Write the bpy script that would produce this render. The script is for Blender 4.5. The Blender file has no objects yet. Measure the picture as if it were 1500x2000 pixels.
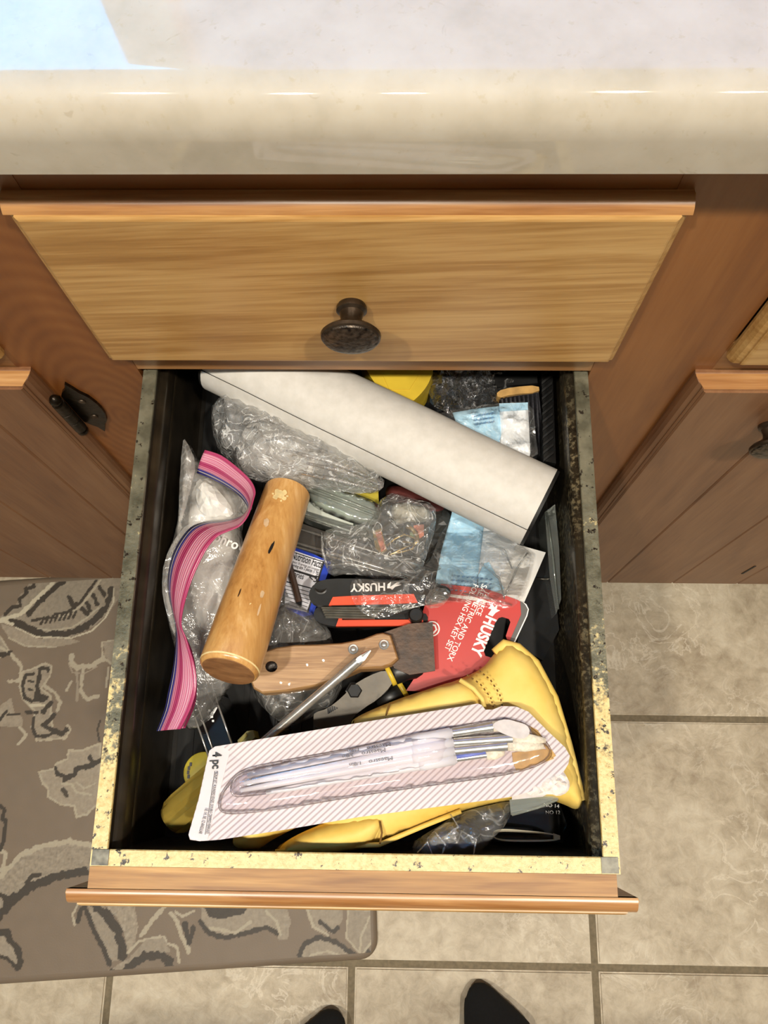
import bpy, bmesh, math, random
import numpy as np
from mathutils import Vector, Matrix, noise
from mathutils.geometry import delaunay_2d_cdt
random.seed(7)
SC = bpy.context.scene
COL = SC.collection

# ------------------------------------------------------------------ camera
CY, CZ, PITCH, YAW, ROLL, FPX = -0.25459, 1.19994, 0.30323, 0.06849, -0.05799, 1638.3
def _basis():
    f = Vector((0, math.sin(PITCH), -math.cos(PITCH))); u = Vector((0, math.cos(PITCH), math.sin(PITCH))); x = Vector((1, 0, 0))
    Z = Matrix.Rotation(YAW, 3, 'Z'); f, u, x = Z @ f, Z @ u, Z @ x
    c, s = math.cos(ROLL), math.sin(ROLL)
    return c * x + s * u, -s * x + c * u, f
CX_, CU_, CF_ = _basis()
CAMP = Vector((0, CY, CZ))
cam = bpy.data.cameras.new('camera'); camo = bpy.data.objects.new('camera', cam); COL.objects.link(camo)
cam.sensor_fit = 'VERTICAL'; cam.sensor_height = 24; cam.sensor_width = 18
cam.lens = FPX / 2000 * 24; cam.clip_start = .01
M = Matrix((CX_, CU_, -CF_)).transposed().to_4x4(); M.translation = CAMP
camo.matrix_world = M; SC.camera = camo
def ray(u, v): return CF_ + CX_ * ((u - 750) / FPX) - CU_ * ((v - 1000) / FPX)
def P(u, v, z):            # measured point of the photograph at a known height
    d = ray(u, v); return CAMP + d * ((z - CZ) / d.z)
def PY(u, v, y):           # measured point of the photograph on a known upright plane
    d = ray(u, v); return CAMP + d * ((y - CY) / d.y)

# ------------------------------------------------------------------ world, exposure, lamps
w = bpy.data.worlds.new('world'); SC.world = w; w.use_nodes = True
w.node_tree.nodes['Background'].inputs[0].default_value = (.02, .45, 1.0, 1)
w.node_tree.nodes['Background'].inputs[1].default_value = 23.0
SC.view_settings.view_transform = 'Standard'; SC.view_settings.look = 'None'
SC.view_settings.exposure = -0.62; SC.view_settings.gamma = 1.0; SC.view_settings.use_curve_mapping = False
LAMP_POS = [(-.614, -.74), (-.264, -.80), (.0, -.80), (.50, -.74), (.79, -.78)]
LAMP_W = [37, 10, 10, 37, 12]
CEIL = 2.66
SC.cycles.transparent_max_bounces = 24

# ------------------------------------------------------------------ helpers
def srgb(r, g, b):
    def f(c):
        c /= 255
        return c / 12.92 if c <= .04045 else ((c + .055) / 1.055) ** 2.4
    return (f(r), f(g), f(b), 1)

class NT:
    def __init__(s, name):
        s.m = bpy.data.materials.new(name); s.m.use_nodes = True; s.t = s.m.node_tree; s.n = s.t.nodes
        s.b = s.n['Principled BSDF']; s.out = s.n['Material Output']
    def add(s, typ, **kw):
        nd = s.n.new(typ)
        for k, v in kw.items():
            if k[0] == 'i' and k[1:].isdigit(): s.put(nd.inputs[int(k[1:])], v)
            elif k in nd.inputs.keys() and not hasattr(nd, k): s.put(nd.inputs[k], v)
            else: setattr(nd, k, v)
        return nd
    def put(s, sock, v):
        if isinstance(v, bpy.types.NodeSocket): s.t.links.new(v, sock)
        elif isinstance(v, bpy.types.Node): s.t.links.new(v.outputs[0], sock)
        else: sock.default_value = v
    def coords(s, scale=(1, 1, 1), off=(0, 0, 0), rot=(0, 0, 0), kind='Object'):
        tc = s.add('ShaderNodeTexCoord'); mp = s.add('ShaderNodeMapping')
        s.t.links.new(tc.outputs[kind], mp.inputs[0])
        mp.inputs['Scale'].default_value = scale; mp.inputs['Location'].default_value = off; mp.inputs['Rotation'].default_value = rot
        return mp
    def noise(s, vec, scale=5, detail=3, rough=.5, dist=0):
        nd = s.add('ShaderNodeTexNoise'); s.put(nd.inputs['Vector'], vec)
        nd.inputs['Scale'].default_value = scale; nd.inputs['Detail'].default_value = detail
        nd.inputs['Roughness'].default_value = rough; nd.inputs['Distortion'].default_value = dist
        return nd.outputs['Fac']
    def ramp(s, fac, stops):
        nd = s.add('ShaderNodeValToRGB'); s.put(nd.inputs[0], fac); cr = nd.color_ramp
        while len(cr.elements) < len(stops): cr.elements.new(.5)
        for e, (p, c) in zip(cr.elements, stops):
            e.position = p; e.color = c if len(c) == 4 else (*c, 1)
        return nd.outputs[0]
    def math(s, op, a, b=0., c=0.):
        nd = s.add('ShaderNodeMath', operation=op); s.put(nd.inputs[0], a); s.put(nd.inputs[1], b); s.put(nd.inputs[2], c)
        return nd.outputs[0]
    def mix(s, fac, a, b, mode='MIX'):
        nd = s.add('ShaderNodeMix', data_type='RGBA', blend_type=mode)
        s.put(nd.inputs[0], fac); s.put(nd.inputs[6], a); s.put(nd.inputs[7], b); return nd.outputs[2]
    def bump(s, h, strength=.2, dist=.001):
        nd = s.add('ShaderNodeBump'); s.put(nd.inputs['Height'], h)
        nd.inputs['Strength'].default_value = strength; nd.inputs['Distance'].default_value = dist
        s.t.links.new(nd.outputs[0], s.b.inputs['Normal']); return nd
    def set(s, color=None, rough=None, metal=None, coat=None, spec=None, trans=None, ior=None, sheen=None, coatr=None):
        for k, v in (('Base Color', color), ('Roughness', rough), ('Metallic', metal), ('Coat Weight', coat), ('Specular IOR Level', spec),
                     ('Transmission Weight', trans), ('IOR', ior), ('Sheen Weight', sheen), ('Coat Roughness', coatr)):
            if v is not None: s.put(s.b.inputs[k], v)
        return s

def simple(name, c, rough=.5, metal=0., var=.06, scale=60, bump=0., bscale=300, coat=0., spec=.5):
    n = NT(name); co = n.coords()
    k = n.noise(co, scale, 3)
    dark = tuple(x * (1 - var * 2.2) for x in c[:3]) + (1,); lite = tuple(min(1, x * (1 + var)) for x in c[:3]) + (1,)
    n.set(color=n.ramp(k, [(.3, dark), (.65, lite)]), rough=rough, metal=metal, coat=coat, spec=spec)
    if bump: n.bump(n.noise(co, bscale, 3), bump, .0006)
    return n.m

def wood(name, stops, axis='X', rough=.35, coat=.15, ring=28., off=(0, 0, 0), rings=False, streak=.35, tilt=0., along=5., fine=320):
    n = NT(name)
    base = n.coords(off=off, rot=(0, tilt, 0))
    def sub(k, m):
        mp = n.add('ShaderNodeMapping'); n.put(mp.inputs[0], base); mp.inputs['Scale'].default_value = tuple(k if ax == axis else m for ax in 'XYZ'); return mp
    f1 = n.noise(sub(along, ring), 1.0, 3, .55, .9)
    f2 = n.noise(sub(14, fine), 1.0, 3, .65, .4)
    f3 = n.noise(sub(7, 22), 1.0, 3, .5, .5)
    if rings:
        wv = n.add('ShaderNodeTexWave', wave_type='RINGS', rings_direction='Y'); n.put(wv.inputs[0], sub(9, 24))
        wv.inputs['Scale'].default_value = 2.2; wv.inputs['Distortion'].default_value = 2.0; wv.inputs['Detail'].default_value = 2; wv.inputs['Detail Scale'].default_value = .6
        f1 = n.math('ADD', n.math('MULTIPLY', f1, .84), n.math('MULTIPLY', wv.outputs['Fac'], .15))
    f = n.math('ADD', n.math('MULTIPLY', f1, 1 - streak), n.math('MULTIPLY', f2, streak))
    f = n.math('ADD', n.math('MULTIPLY', f, .74), n.math('MULTIPLY', f3, .26))
    f = n.math('MULTIPLY_ADD', n.math('SUBTRACT', f, .5), 1.5, .5)
    n.set(color=n.ramp(f, stops), rough=rough, coat=coat, coatr=.25)
    n.bump(f2, .15, .0004)
    return n.m

def film_mat(name, tint=(.97, .97, .97), haze=.08, rough=.10, fres=1.6, wr=.35, wscale=90., white=(.85, .86, .85), crease=.0):
    n = NT(name); co = n.coords()
    k = n.noise(co, wscale, 4, .6, 1.5)
    n.set(color=(*white, 1), rough=.55, spec=.2)
    b = n.bump(k, wr, .004)
    tr = n.add('ShaderNodeBsdfTransparent'); tr.inputs[0].default_value = (*tint, 1)
    gl = n.add('ShaderNodeBsdfGlossy'); gl.inputs[0].default_value = (1, 1, 1, 1); gl.inputs['Roughness'].default_value = rough; n.t.links.new(b.outputs[0], gl.inputs['Normal'])
    f = n.math('MULTIPLY_ADD', n.math('SUBTRACT', k, .5), haze * 1.2, haze)
    if crease:
        r = n.noise(co, wscale * .55, 2, .5, 2.2); r = n.math('ABSOLUTE', n.math('SUBTRACT', r, .5))
        f = n.math('ADD', f, n.ramp(r, [(0, (crease, crease, crease, 1)), (.022, (0, 0, 0, 1))]))
    f = n.math('MINIMUM', n.math('MAXIMUM', f, .005), .95)
    m1 = n.add('ShaderNodeMixShader'); n.put(m1.inputs[0], f); n.t.links.new(tr.outputs[0], m1.inputs[1]); n.t.links.new(n.b.outputs[0], m1.inputs[2])
    fr = n.add('ShaderNodeFresnel'); fr.inputs[0].default_value = 1.45; n.t.links.new(b.outputs[0], fr.inputs['Normal'])
    m2 = n.add('ShaderNodeMixShader'); n.put(m2.inputs[0], n.math('MINIMUM', n.math('MULTIPLY', fr.outputs[0], fres), .8)); n.t.links.new(m1.outputs[0], m2.inputs[1]); n.t.links.new(gl.outputs[0], m2.inputs[2])
    n.t.links.new(m2.outputs[0], n.out.inputs[0])
    return n.m

def link(name, me, mat=None, parent=None, smooth=False):
    o = bpy.data.objects.new(name, me); COL.objects.link(o)
    if mat is not None and not me.materials: me.materials.append(mat)
    if smooth is True: me.shade_smooth()
    elif smooth: me.shade_smooth(); me.set_sharp_from_angle(angle=math.radians(smooth))
    if parent is not None:
        o.parent = parent
        L = Vector(); q = parent
        while q is not None: L += q.location; q = q.parent
        o.matrix_parent_inverse = Matrix.Translation(-L) if parent.parent is None else Matrix()
    return o
def mesh(name, vs, fs, mat, parent=None, smooth=False):
    me = bpy.data.meshes.new(name); me.from_pydata([tuple(v) for v in vs], [], fs); me.update()
    return link(name, me, mat, parent, smooth)
def tag(o, label, cat, group=None):
    o['label'] = label; o['category'] = cat
    if group: o['group'] = group
    return o
def thing(name, label, cat, loc, group=None):
    e = bpy.data.objects.new(name, None); COL.objects.link(e); e.location = loc; e.empty_display_size = .02
    return tag(e, label, cat, group)
def struct(o): o['kind'] = 'structure'; return o

def box(name, a, b, mat, parent=None, bev=0., seg=2):
    bm = bmesh.new(); bmesh.ops.create_cube(bm, size=1)
    a, b = Vector(a), Vector(b)
    for v in bm.verts: v.co = Vector([(a[i] + b[i]) / 2 + v.co[i] * (b[i] - a[i]) for i in range(3)])
    if bev: bmesh.ops.bevel(bm, geom=list(bm.edges), offset=bev, segments=seg, profile=.5, affect='EDGES')
    me = bpy.data.meshes.new(name); bm.to_mesh(me); bm.free()
    return link(name, me, mat, parent, 40 if bev else False)

def frames(pts):
    pts = [Vector(p) for p in pts]; T = []
    for i in range(len(pts)):
        d = pts[min(i + 1, len(pts) - 1)] - pts[max(i - 1, 0)]; T.append(d.normalized())
    ref = Vector((0, 0, 1)) if abs(T[0].z) < .9 else Vector((1, 0, 0))
    out = []; n = (ref - T[0] * ref.dot(T[0])).normalized()
    for t in T:
        n = (n - t * n.dot(t)).normalized(); out.append((n, t.cross(n)))
    return pts, out
def tube(name, pts, rad, mat, parent=None, n=16, smooth=40, sq=1.0, caps=True, fn=None):
    pts, fr = frames(pts); vs = []; fs = []
    if not hasattr(rad, '__len__'): rad = [rad] * len(pts)
    for i, (p, (a, b)) in enumerate(zip(pts, fr)):
        for k in range(n):
            t = 2 * math.pi * k / n; m = fn(t, i) if fn else 1.
            vs.append(p + (a * math.cos(t) * sq + b * math.sin(t)) * rad[i] * m)
    for i in range(len(pts) - 1):
        for k in range(n):
            fs.append((i * n + k, i * n + (k + 1) % n, (i + 1) * n + (k + 1) % n, (i + 1) * n + k))
    if caps: fs.append(tuple(range(n))[::-1]); fs.append(tuple(range((len(pts) - 1) * n, len(pts) * n)))
    return mesh(name, vs, fs, mat, parent, smooth)
def lathe(name, A, B, prof, mat, parent=None, n=24, smooth=40, fn=None):   # prof: (t along A->B in metres or fraction, r)
    A, B = Vector(A), Vector(B)
    return tube(name, [A + (B - A) * t for t, r in prof], [r for t, r in prof], mat, parent, n, smooth, 1.0, True, fn)
def lathe_safe(name, A, D, prof, mat, parent=None, n=28, smooth=40):       # profile may stand still along the axis
    A, D = Vector(A), Vector(D).normalized(); ref = Vector((0, 0, 1)) if abs(D.z) < .9 else Vector((1, 0, 0))
    a = (ref - D * ref.dot(D)).normalized(); b = D.cross(a); vs = []; fs = []
    for d, r in prof:
        for k in range(n):
            t = 2 * math.pi * k / n; vs.append(A + D * d + (a * math.cos(t) + b * math.sin(t)) * r)
    for i in range(len(prof) - 1):
        for k in range(n): fs.append((i * n + k, i * n + (k + 1) % n, (i + 1) * n + (k + 1) % n, (i + 1) * n + k))
    fs.append(tuple(range(n))[::-1]); fs.append(tuple(range((len(prof) - 1) * n, len(prof) * n)))
    return mesh(name, vs, fs, mat, parent, smooth)

def chaikin(pl, it=1):
    for _ in range(it):
        q = []
        for i in range(len(pl)):
            a, b = pl[i], pl[(i + 1) % len(pl)]
            q += [(a[0] * .75 + b[0] * .25, a[1] * .75 + b[1] * .25), (a[0] * .25 + b[0] * .75, a[1] * .25 + b[1] * .75)]
        pl = q
    return pl
def resample(pl, step):
    out = []
    for i in range(len(pl)):
        a, b = pl[i], pl[(i + 1) % len(pl)]; L = math.hypot(b[0] - a[0], b[1] - a[1]); k = max(1, int(round(L / step)))
        for j in range(k): out.append((a[0] + (b[0] - a[0]) * j / k, a[1] + (b[1] - a[1]) * j / k))
    return out
def inside(pt, pl):
    x, y = pt; c = False; j = len(pl) - 1
    for i in range(len(pl)):
        if (pl[i][1] > y) != (pl[j][1] > y) and x < (pl[j][0] - pl[i][0]) * (y - pl[i][1]) / (pl[j][1] - pl[i][1]) + pl[i][0]: c = not c
        j = i
    return c
def bdist(pts, pl):
    p = np.array(pts, float); a = np.array(pl, float); b = np.roll(a, -1, 0); d = np.full(len(p), 1e9)
    for i in range(len(a)):
        ab = b[i] - a[i]; t = np.clip(((p - a[i]) @ ab) / max(ab @ ab, 1e-9), 0, 1)
        d = np.minimum(d, np.hypot(*(p - a[i] - t[:, None] * ab).T))
    return d
def fill(pl, step=None, jit=.3, hole=None, seed=1):
    rng = random.Random(seed); n = len(pl); pts = list(pl); edges = [(i, (i + 1) % n) for i in range(n)]; face = [list(range(n))]
    if hole:
        m = len(pts); pts += hole; edges += [(m + i, m + (i + 1) % len(hole)) for i in range(len(hole))]
    if step:
        xs = [p[0] for p in pl]; ys = [p[1] for p in pl]; cand = []; y = min(ys); r = 0
        while y < max(ys):
            x = min(xs) + (step / 2 if r % 2 else 0)
            while x < max(xs):
                q = (x + rng.uniform(-jit, jit) * step, y + rng.uniform(-jit, jit) * step)
                if inside(q, pl) and not (hole and inside(q, hole)): cand.append(q)
                x += step
            y += step * .87; r += 1
        if cand:
            d = bdist(cand, pl)
            if hole: d = np.minimum(d, bdist(cand, hole))
            pts += [c for c, k in zip(cand, d) if k > step * .45]
    vo, eo, fo, *_ = delaunay_2d_cdt([Vector(p) for p in pts], edges, face, 1, 1e-6)
    V = [(v.x, v.y) for v in vo]; F = [tuple(f) for f in fo]
    if hole: F = [f for f in F if not inside((sum(V[i][0] for i in f) / 3, sum(V[i][1] for i in f) / 3), hole)]
    # boundary
    cnt = {}
    for f in F:
        for i in range(3):
            e = (f[i], f[(i + 1) % 3]); k = tuple(sorted(e)); cnt.setdefault(k, []).append(e)
    B = [v[0] for v in cnt.values() if len(v) == 1]
    return V, F, B
def zc(z): return z if callable(z) else (lambda u, v, z=z: z)
def plane3(a, b, c):
    A = np.array([[a[0], a[1], 1], [b[0], b[1], 1], [c[0], c[1], 1]], float); k = np.linalg.solve(A, np.array([a[2], b[2], c[2]], float))
    return lambda u, v: float(k[0] * u + k[1] * v + k[2])
def up_faces(W, F):
    out = []
    for f in F:
        a, b, c = (W[i] for i in f)
        out.append(f if (b - a).cross(c - a).z > 0 else f[::-1])
    return out
def slab(name, pl, z, th, mat, parent=None, hole=None, step=None, smooth=False):
    z = zc(z); V, F, B = fill(pl, step, hole=hole); W = [P(u, v, z(u, v)) for u, v in V]; F = up_faces(W, F)
    n = len(W); vs = W + [p - Vector((0, 0, th)) for p in W]; fs = list(F) + [tuple(i + n for i in f[::-1]) for f in F]
    used = {}
    for f in F:
        for i in range(3): used[(f[i], f[(i + 1) % 3])] = 1
    for a, b in used:
        if (b, a) not in used: fs.append((b, a, a + n, b + n))
    return mesh(name, vs, fs, mat, parent, smooth)
def nz(p, s, seed=0): return noise.noise(Vector((p[0] * s + seed * 7.3, p[1] * s + seed * 3.1, p[2] * s + seed)))
def film(name, pl, z, mat, parent=None, step=9, bulge=0., bw=40, amp=.004, scale=60, seed=1, smooth=False, soft=1, lo=None):
    z = zc(z); pl = resample(chaikin(pl, soft) if soft else pl, step * 1.2); V, F, B = fill(pl, step, .38, seed=seed); d = bdist(V, pl); W = []
    for (u, v), k in zip(V, d):
        p = P(u, v, z(u, v)); q = (p.x, p.y, 0)
        r = 1 - abs(nz(q, scale, seed)) * 2; r2 = 1 - abs(nz(q, scale * 2.3, seed + 3)) * 2
        h = bulge * math.sqrt(min(k / bw, 1)) + amp * (r * .65 + r2 * .35) * (.4 + .6 * min(k / 15, 1))
        p.z += h; W.append(p)
    return mesh(name, W, up_faces(W, F), mat, parent, smooth)
def pillow(name, pl, z, T, mat, parent=None, step=9, bw=40, amp=.001, scale=60, seed=1, soft=2, low=.6, smooth=True):
    z = zc(z); pl = resample(chaikin(pl, soft) if soft else pl, step); V, F, B = fill(pl, step, .25, seed=seed); d = bdist(V, pl)
    W = []; L = []
    for (u, v), k in zip(V, d):
        p = P(u, v, z(u, v)); s = math.sqrt(max(0, 1 - (1 - min(k / bw, 1)) ** 2)); e = amp * nz(p, scale, seed) * min(1, k / 10)
        W.append(p + Vector((0, 0, T * s + e))); L.append(p - Vector((0, 0, T * s * low)))
    F = up_faces(W, F); n = len(W); bset = {i for e in B for i in e}
    idx = {i: (i if i in bset else n + i) for i in range(n)}
    return mesh(name, W + L, list(F) + [tuple(idx[i] for i in f[::-1]) for f in F], mat, parent, smooth)
def lettering(s, A, B, mat, parent, name='lettering', h=None, bold=0., normal=None, lift=.0004, fit=True):
    """text from point A to point B on a surface"""
    A, B = Vector(A), Vector(B); N = Vector(normal) if normal else Vector((0, 0, 1)); X = (B - A).normalized(); N = (N - X * N.dot(X)).normalized(); Y = N.cross(X)
    cu = bpy.data.curves.new('txt', 'FONT'); cu.body = s; cu.size = 1; cu.offset = bold; cu.resolution_u = 3
    t = bpy.data.objects.new('txt', cu); COL.objects.link(t); bpy.context.view_layer.update()
    me = bpy.data.meshes.new_from_object(t.evaluated_get(bpy.context.evaluated_depsgraph_get())); bpy.data.objects.remove(t); bpy.data.curves.remove(cu)
    xs = [v.co.x for v in me.vertices]; ys = [v.co.y for v in me.vertices]; x0, x1, y1 = min(xs), max(xs), max(ys)
    sx = (B - A).length / (x1 - x0); sy = sx if h is None else h / y1
    for v in me.vertices: v.co = A + X * ((v.co.x - x0) * sx) + Y * (v.co.y * sy) + N * lift
    me.name = name; me.materials.clear(); me.materials.append(mat)
    return link(name, me, None, parent)

# ------------------------------------------------------------------ materials
S = srgb
M_drawer = wood('honey_oak', [(.15, S(136, 92, 44)), (.42, S(174, 130, 72)), (.58, S(198, 156, 96)), (.82, S(216, 178, 118))], 'X', .38, .12, 84, streak=.45, tilt=.06, along=4)
M_drawer2 = wood('honey_oak_edge', [(.15, S(104, 66, 34)), (.4, S(158, 108, 62)), (.6, S(190, 142, 90)), (.85, S(214, 172, 120))], 'X', .3, .3, 110, (3, 1, 2), streak=.5)
M_frame = wood('frame_wood', [(.2, S(108, 62, 26)), (.45, S(130, 79, 35)), (.6, S(141, 89, 42)), (.85, S(156, 104, 56))], 'Z', .4, .12, 30, (5, 2, 0), streak=.3)
M_frame2 = wood('frame_wood_figured', [(.2, S(108, 60, 25)), (.45, S(128, 76, 34)), (.62, S(139, 86, 41)), (.85, S(160, 110, 62))], 'Z', .4, .12, 14, (.21, 0, -.62), rings=True, streak=.1)
M_block = wood('block_wood', [(.15, S(84, 52, 20)), (.4, S(138, 92, 42)), (.6, S(174, 126, 66)), (.85, S(204, 160, 94))], 'X', .5, .03, 120, (6, 1, 2), streak=.5, along=7)
M_railw = wood('rail_wood', [(.2, S(116, 76, 40)), (.45, S(152, 106, 62)), (.8, S(182, 138, 90))], 'X', .4, .1, 80, (1, 4, 2))
M_door = wood('door_wood', [(.2, S(106, 70, 46)), (.45, S(130, 90, 60)), (.6, S(140, 100, 68)), (.85, S(156, 116, 82))], 'Z', .45, .08, 40, (2, 7, 1), streak=.4)
M_inside = simple('cabinet_inside', S(70, 44, 22), .8)
def counter_mat():
    n = NT('speckled_counter'); co = n.coords()
    k = n.noise(co, 38, 4, .6); k2 = n.noise(co, 210, 3, .6); k3 = n.noise(co, 90, 2, .5, 2)
    c = n.ramp(k, [(.3, S(177, 168, 150)), (.5, S(187, 178, 161)), (.7, S(193, 185, 169))])
    c = n.mix(n.ramp(k2, [(.62, (0, 0, 0, 1)), (.72, (.5, .5, .5, 1))]), c, S(176, 162, 134))
    c = n.mix(n.ramp(k3, [(.70, (0, 0, 0, 1)), (.78, (.35, .35, .35, 1))]), c, S(150, 132, 106))
    n.set(color=c, rough=.5, coat=1., coatr=.035, spec=.3); n.bump(k2, .02, .0003); return n.m
M_counter = counter_mat()
def tile_mat():
    n = NT('stone_tile'); tc = n.add('ShaderNodeNewGeometry'); mp = n.add('ShaderNodeVectorMath', operation='ADD'); oi = n.add('ShaderNodeObjectInfo')
    cx = n.add('ShaderNodeCombineXYZ'); n.put(cx.inputs[0], n.math('MULTIPLY', oi.outputs['Random'], 31.)); n.put(cx.inputs[1], n.math('MULTIPLY', oi.outputs['Random'], 17.))
    n.put(mp.inputs[0], tc.outputs['Position']); n.put(mp.inputs[1], cx.outputs[0])
    k = n.noise(mp.outputs[0], 8, 7, .66, .6); k2 = n.noise(mp.outputs[0], 17, 6, .6, 1.2); k3 = n.noise(mp.outputs[0], 55, 5, .68, .5); k4 = n.noise(mp.outputs[0], 5, 2)
    f = n.math('ADD', n.math('MULTIPLY', k, .55), n.math('MULTIPLY', k3, .45))
    c = n.ramp(f, [(.34, S(152, 136, 112)), (.46, S(180, 166, 142)), (.55, S(198, 185, 161)), (.68, S(216, 206, 184))])
    vein = n.math('ABSOLUTE', n.math('SUBTRACT', k2, .5))
    vm = n.math('MULTIPLY', n.ramp(vein, [(0., (1, 1, 1, 1)), (.028, (0, 0, 0, 1))]), n.ramp(k4, [(.48, (0, 0, 0, 1)), (.62, (.6, .6, .6, 1))]))
    c = n.mix(vm, c, S(228, 218, 198))
    n.set(color=c, rough=.5); n.bump(n.math('ADD', n.math('MULTIPLY', k, .6), n.math('MULTIPLY', k3, .5)), .3, .004); return n.m
M_tile = tile_mat()
M_grout = simple('grout', S(128, 116, 94), .9, var=.1, scale=200)
def worn_sheen_mat(name, gold_sheen_from=-.16, gold=.6, seed=0.):  # gold towards the front is a painted reflection; dark specks are wear
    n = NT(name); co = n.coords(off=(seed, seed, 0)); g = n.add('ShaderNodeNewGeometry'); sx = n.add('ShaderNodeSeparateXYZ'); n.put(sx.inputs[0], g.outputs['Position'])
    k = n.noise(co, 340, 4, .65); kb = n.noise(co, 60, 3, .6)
    t = n.math('MULTIPLY_ADD', sx.outputs[1], -3.6, 3.6 * gold_sheen_from + .30)
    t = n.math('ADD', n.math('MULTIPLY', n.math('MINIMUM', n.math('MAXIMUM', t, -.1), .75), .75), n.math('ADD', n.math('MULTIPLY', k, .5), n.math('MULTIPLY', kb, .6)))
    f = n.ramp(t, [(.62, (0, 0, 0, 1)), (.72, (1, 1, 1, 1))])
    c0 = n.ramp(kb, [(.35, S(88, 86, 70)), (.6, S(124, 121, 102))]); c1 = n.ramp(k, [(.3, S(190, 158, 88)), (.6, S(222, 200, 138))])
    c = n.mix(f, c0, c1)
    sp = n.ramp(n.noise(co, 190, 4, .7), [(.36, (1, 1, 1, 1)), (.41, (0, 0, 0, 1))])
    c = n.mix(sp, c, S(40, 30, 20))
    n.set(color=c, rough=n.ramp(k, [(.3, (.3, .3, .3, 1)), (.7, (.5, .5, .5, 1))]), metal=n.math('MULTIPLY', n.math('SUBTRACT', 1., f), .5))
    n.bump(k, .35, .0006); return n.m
M_rim = worn_sheen_mat('worn_rim_painted_sheen', -.27); M_rim2 = worn_sheen_mat('speckled_rim_painted_sheen', -.25, seed=5.)  # rim metals with the gold reflection put into their colour
M_rimf = worn_sheen_mat('front_rim_painted_sheen', .1, seed=2.)
def dark_metal():
    n = NT('dark_drawer_metal'); co = n.coords()
    k = n.noise(co, 260, 4, .7); kb = n.noise(co, 22, 3, .6)
    c = n.ramp(k, [(.35, S(34, 28, 20)), (.5, S(66, 58, 45)), (.6, S(160, 148, 116))])
    c = n.mix(n.ramp(kb, [(.4, (0, 0, 0, 1)), (.65, (1, 1, 1, 1))]), S(62, 55, 43), c)
    n.set(color=c, rough=.3, metal=.3); n.bump(k, .3, .0006); return n.m
M_dmetal = dark_metal(); M_dsmooth = simple('dark_brown_metal', S(58, 50, 38), .28, .3, .25, 40, .15, 120)
M_dbox = simple('drawer_inside_black', S(34, 30, 24), .45, .2, .2, 80)
M_bronze = simple('aged_bronze', S(72, 60, 48), .36, .7, .3, 120, .2, 400)
M_bronzeface = simple('hammered_bronze', S(78, 68, 58), .36, .65, .45, 330, 1.0, 380)
M_blackhinge = simple('black_iron', S(36, 28, 18), .3, .6, .3, 150, .4, 300)
M_chrome = simple('bright_steel', S(206, 203, 197), .24, .75, .08, 200)
M_steelgrey = simple('grey_steel', S(120, 116, 106), .35, .9, .12, 150, .15)
M_paper = simple('white_sheet', S(206, 203, 196), .6, 0, .04, 40, .06, 200)
def roll_mat():
    n = NT('roll_white'); co = n.coords(); k = n.noise(co, 14, 3, .6); k2 = n.noise(co, 120, 3, .6)
    c = n.ramp(k2, [(.3, S(202, 199, 192)), (.7, S(214, 211, 205))])
    c = n.mix(n.ramp(k, [(.66, (0, 0, 0, 1)), (.78, (.8, .8, .8, 1))]), c, S(160, 150, 132))
    n.set(color=c, rough=.55, spec=.3); n.bump(k2, .05, .0004); return n.m
M_roll = roll_mat()
M_black = simple('black_plastic', S(24, 24, 24), .35, 0, .2, 100)
M_blackm = simple('matt_black', S(20, 20, 20), .6, 0, .2, 100)
M_gloss = simple('gloss_black', S(12, 13, 12), .12, 0, .2, 60, coat=.5)
M_mallet = wood('mallet_wood', [(.15, S(134, 86, 40)), (.4, S(190, 138, 76)), (.6, S(210, 162, 98)), (.85, S(230, 194, 140))], 'Y', .28, .4, 90, (1, 1, 4), streak=.4, along=20, fine=500)
M_mend = wood('mallet_end_grain', [(.2, S(84, 52, 26)), (.5, S(132, 90, 52)), (.85, S(166, 122, 78))], 'X', .7, 0, 160, (2, 1, 4), along=60)
M_smear = simple('pale_smear', S(214, 184, 146), .5, 0, .08, 300)
M_pale = simple('bare_wood_patch', S(232, 208, 150), .6, 0, .1, 200)
M_oldwood = wood('old_handle_wood', [(.15, S(92, 62, 34)), (.4, S(146, 108, 68)), (.6, S(176, 138, 94)), (.85, S(200, 168, 124))], 'X', .55, .05, 240, (4, 4, 1), streak=.55, along=24, fine=700)
M_blade = simple('rusty_blade', S(52, 32, 14), .42, .4, .3, 90, .3)
M_rubber = simple('pale_rubber', S(232, 229, 222), .6, 0, .04)
M_film = film_mat('clear_film', haze=.04, wr=.5, wscale=60, crease=.14)
M_filmh = film_mat('bag_film_white', haze=.22, wr=1., wscale=75, rough=.09, fres=2.6, crease=.5)
M_filmc = film_mat('crumpled_film', haze=.12, wr=1., wscale=75, rough=.09, fres=2.6, crease=.45)
M_filmg = film_mat('grey_film', haze=.12, wr=.8, wscale=45, white=(.62, .61, .58), rough=.08, fres=1.8, crease=.22)
M_zipbag = film_mat('zip_bag_film', haze=.16, wr=.5, wscale=50, rough=.12, white=(.86, .84, .80), crease=.12)
M_filmd = film_mat('dark_film', tint=(.5, .5, .5), haze=.05, wr=1., wscale=90, rough=.07, white=(.5, .5, .5), fres=4., crease=.35)
M_clear = film_mat('clear_case', tint=(.80, .84, .80), haze=.16, wr=.1, wscale=20, rough=.1, white=(.72, .76, .72))
M_blister = film_mat('blister', tint=(.97, .95, .96), haze=.04, wr=.03, wscale=25, rough=.08, fres=.9)
M_leather = None
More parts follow.
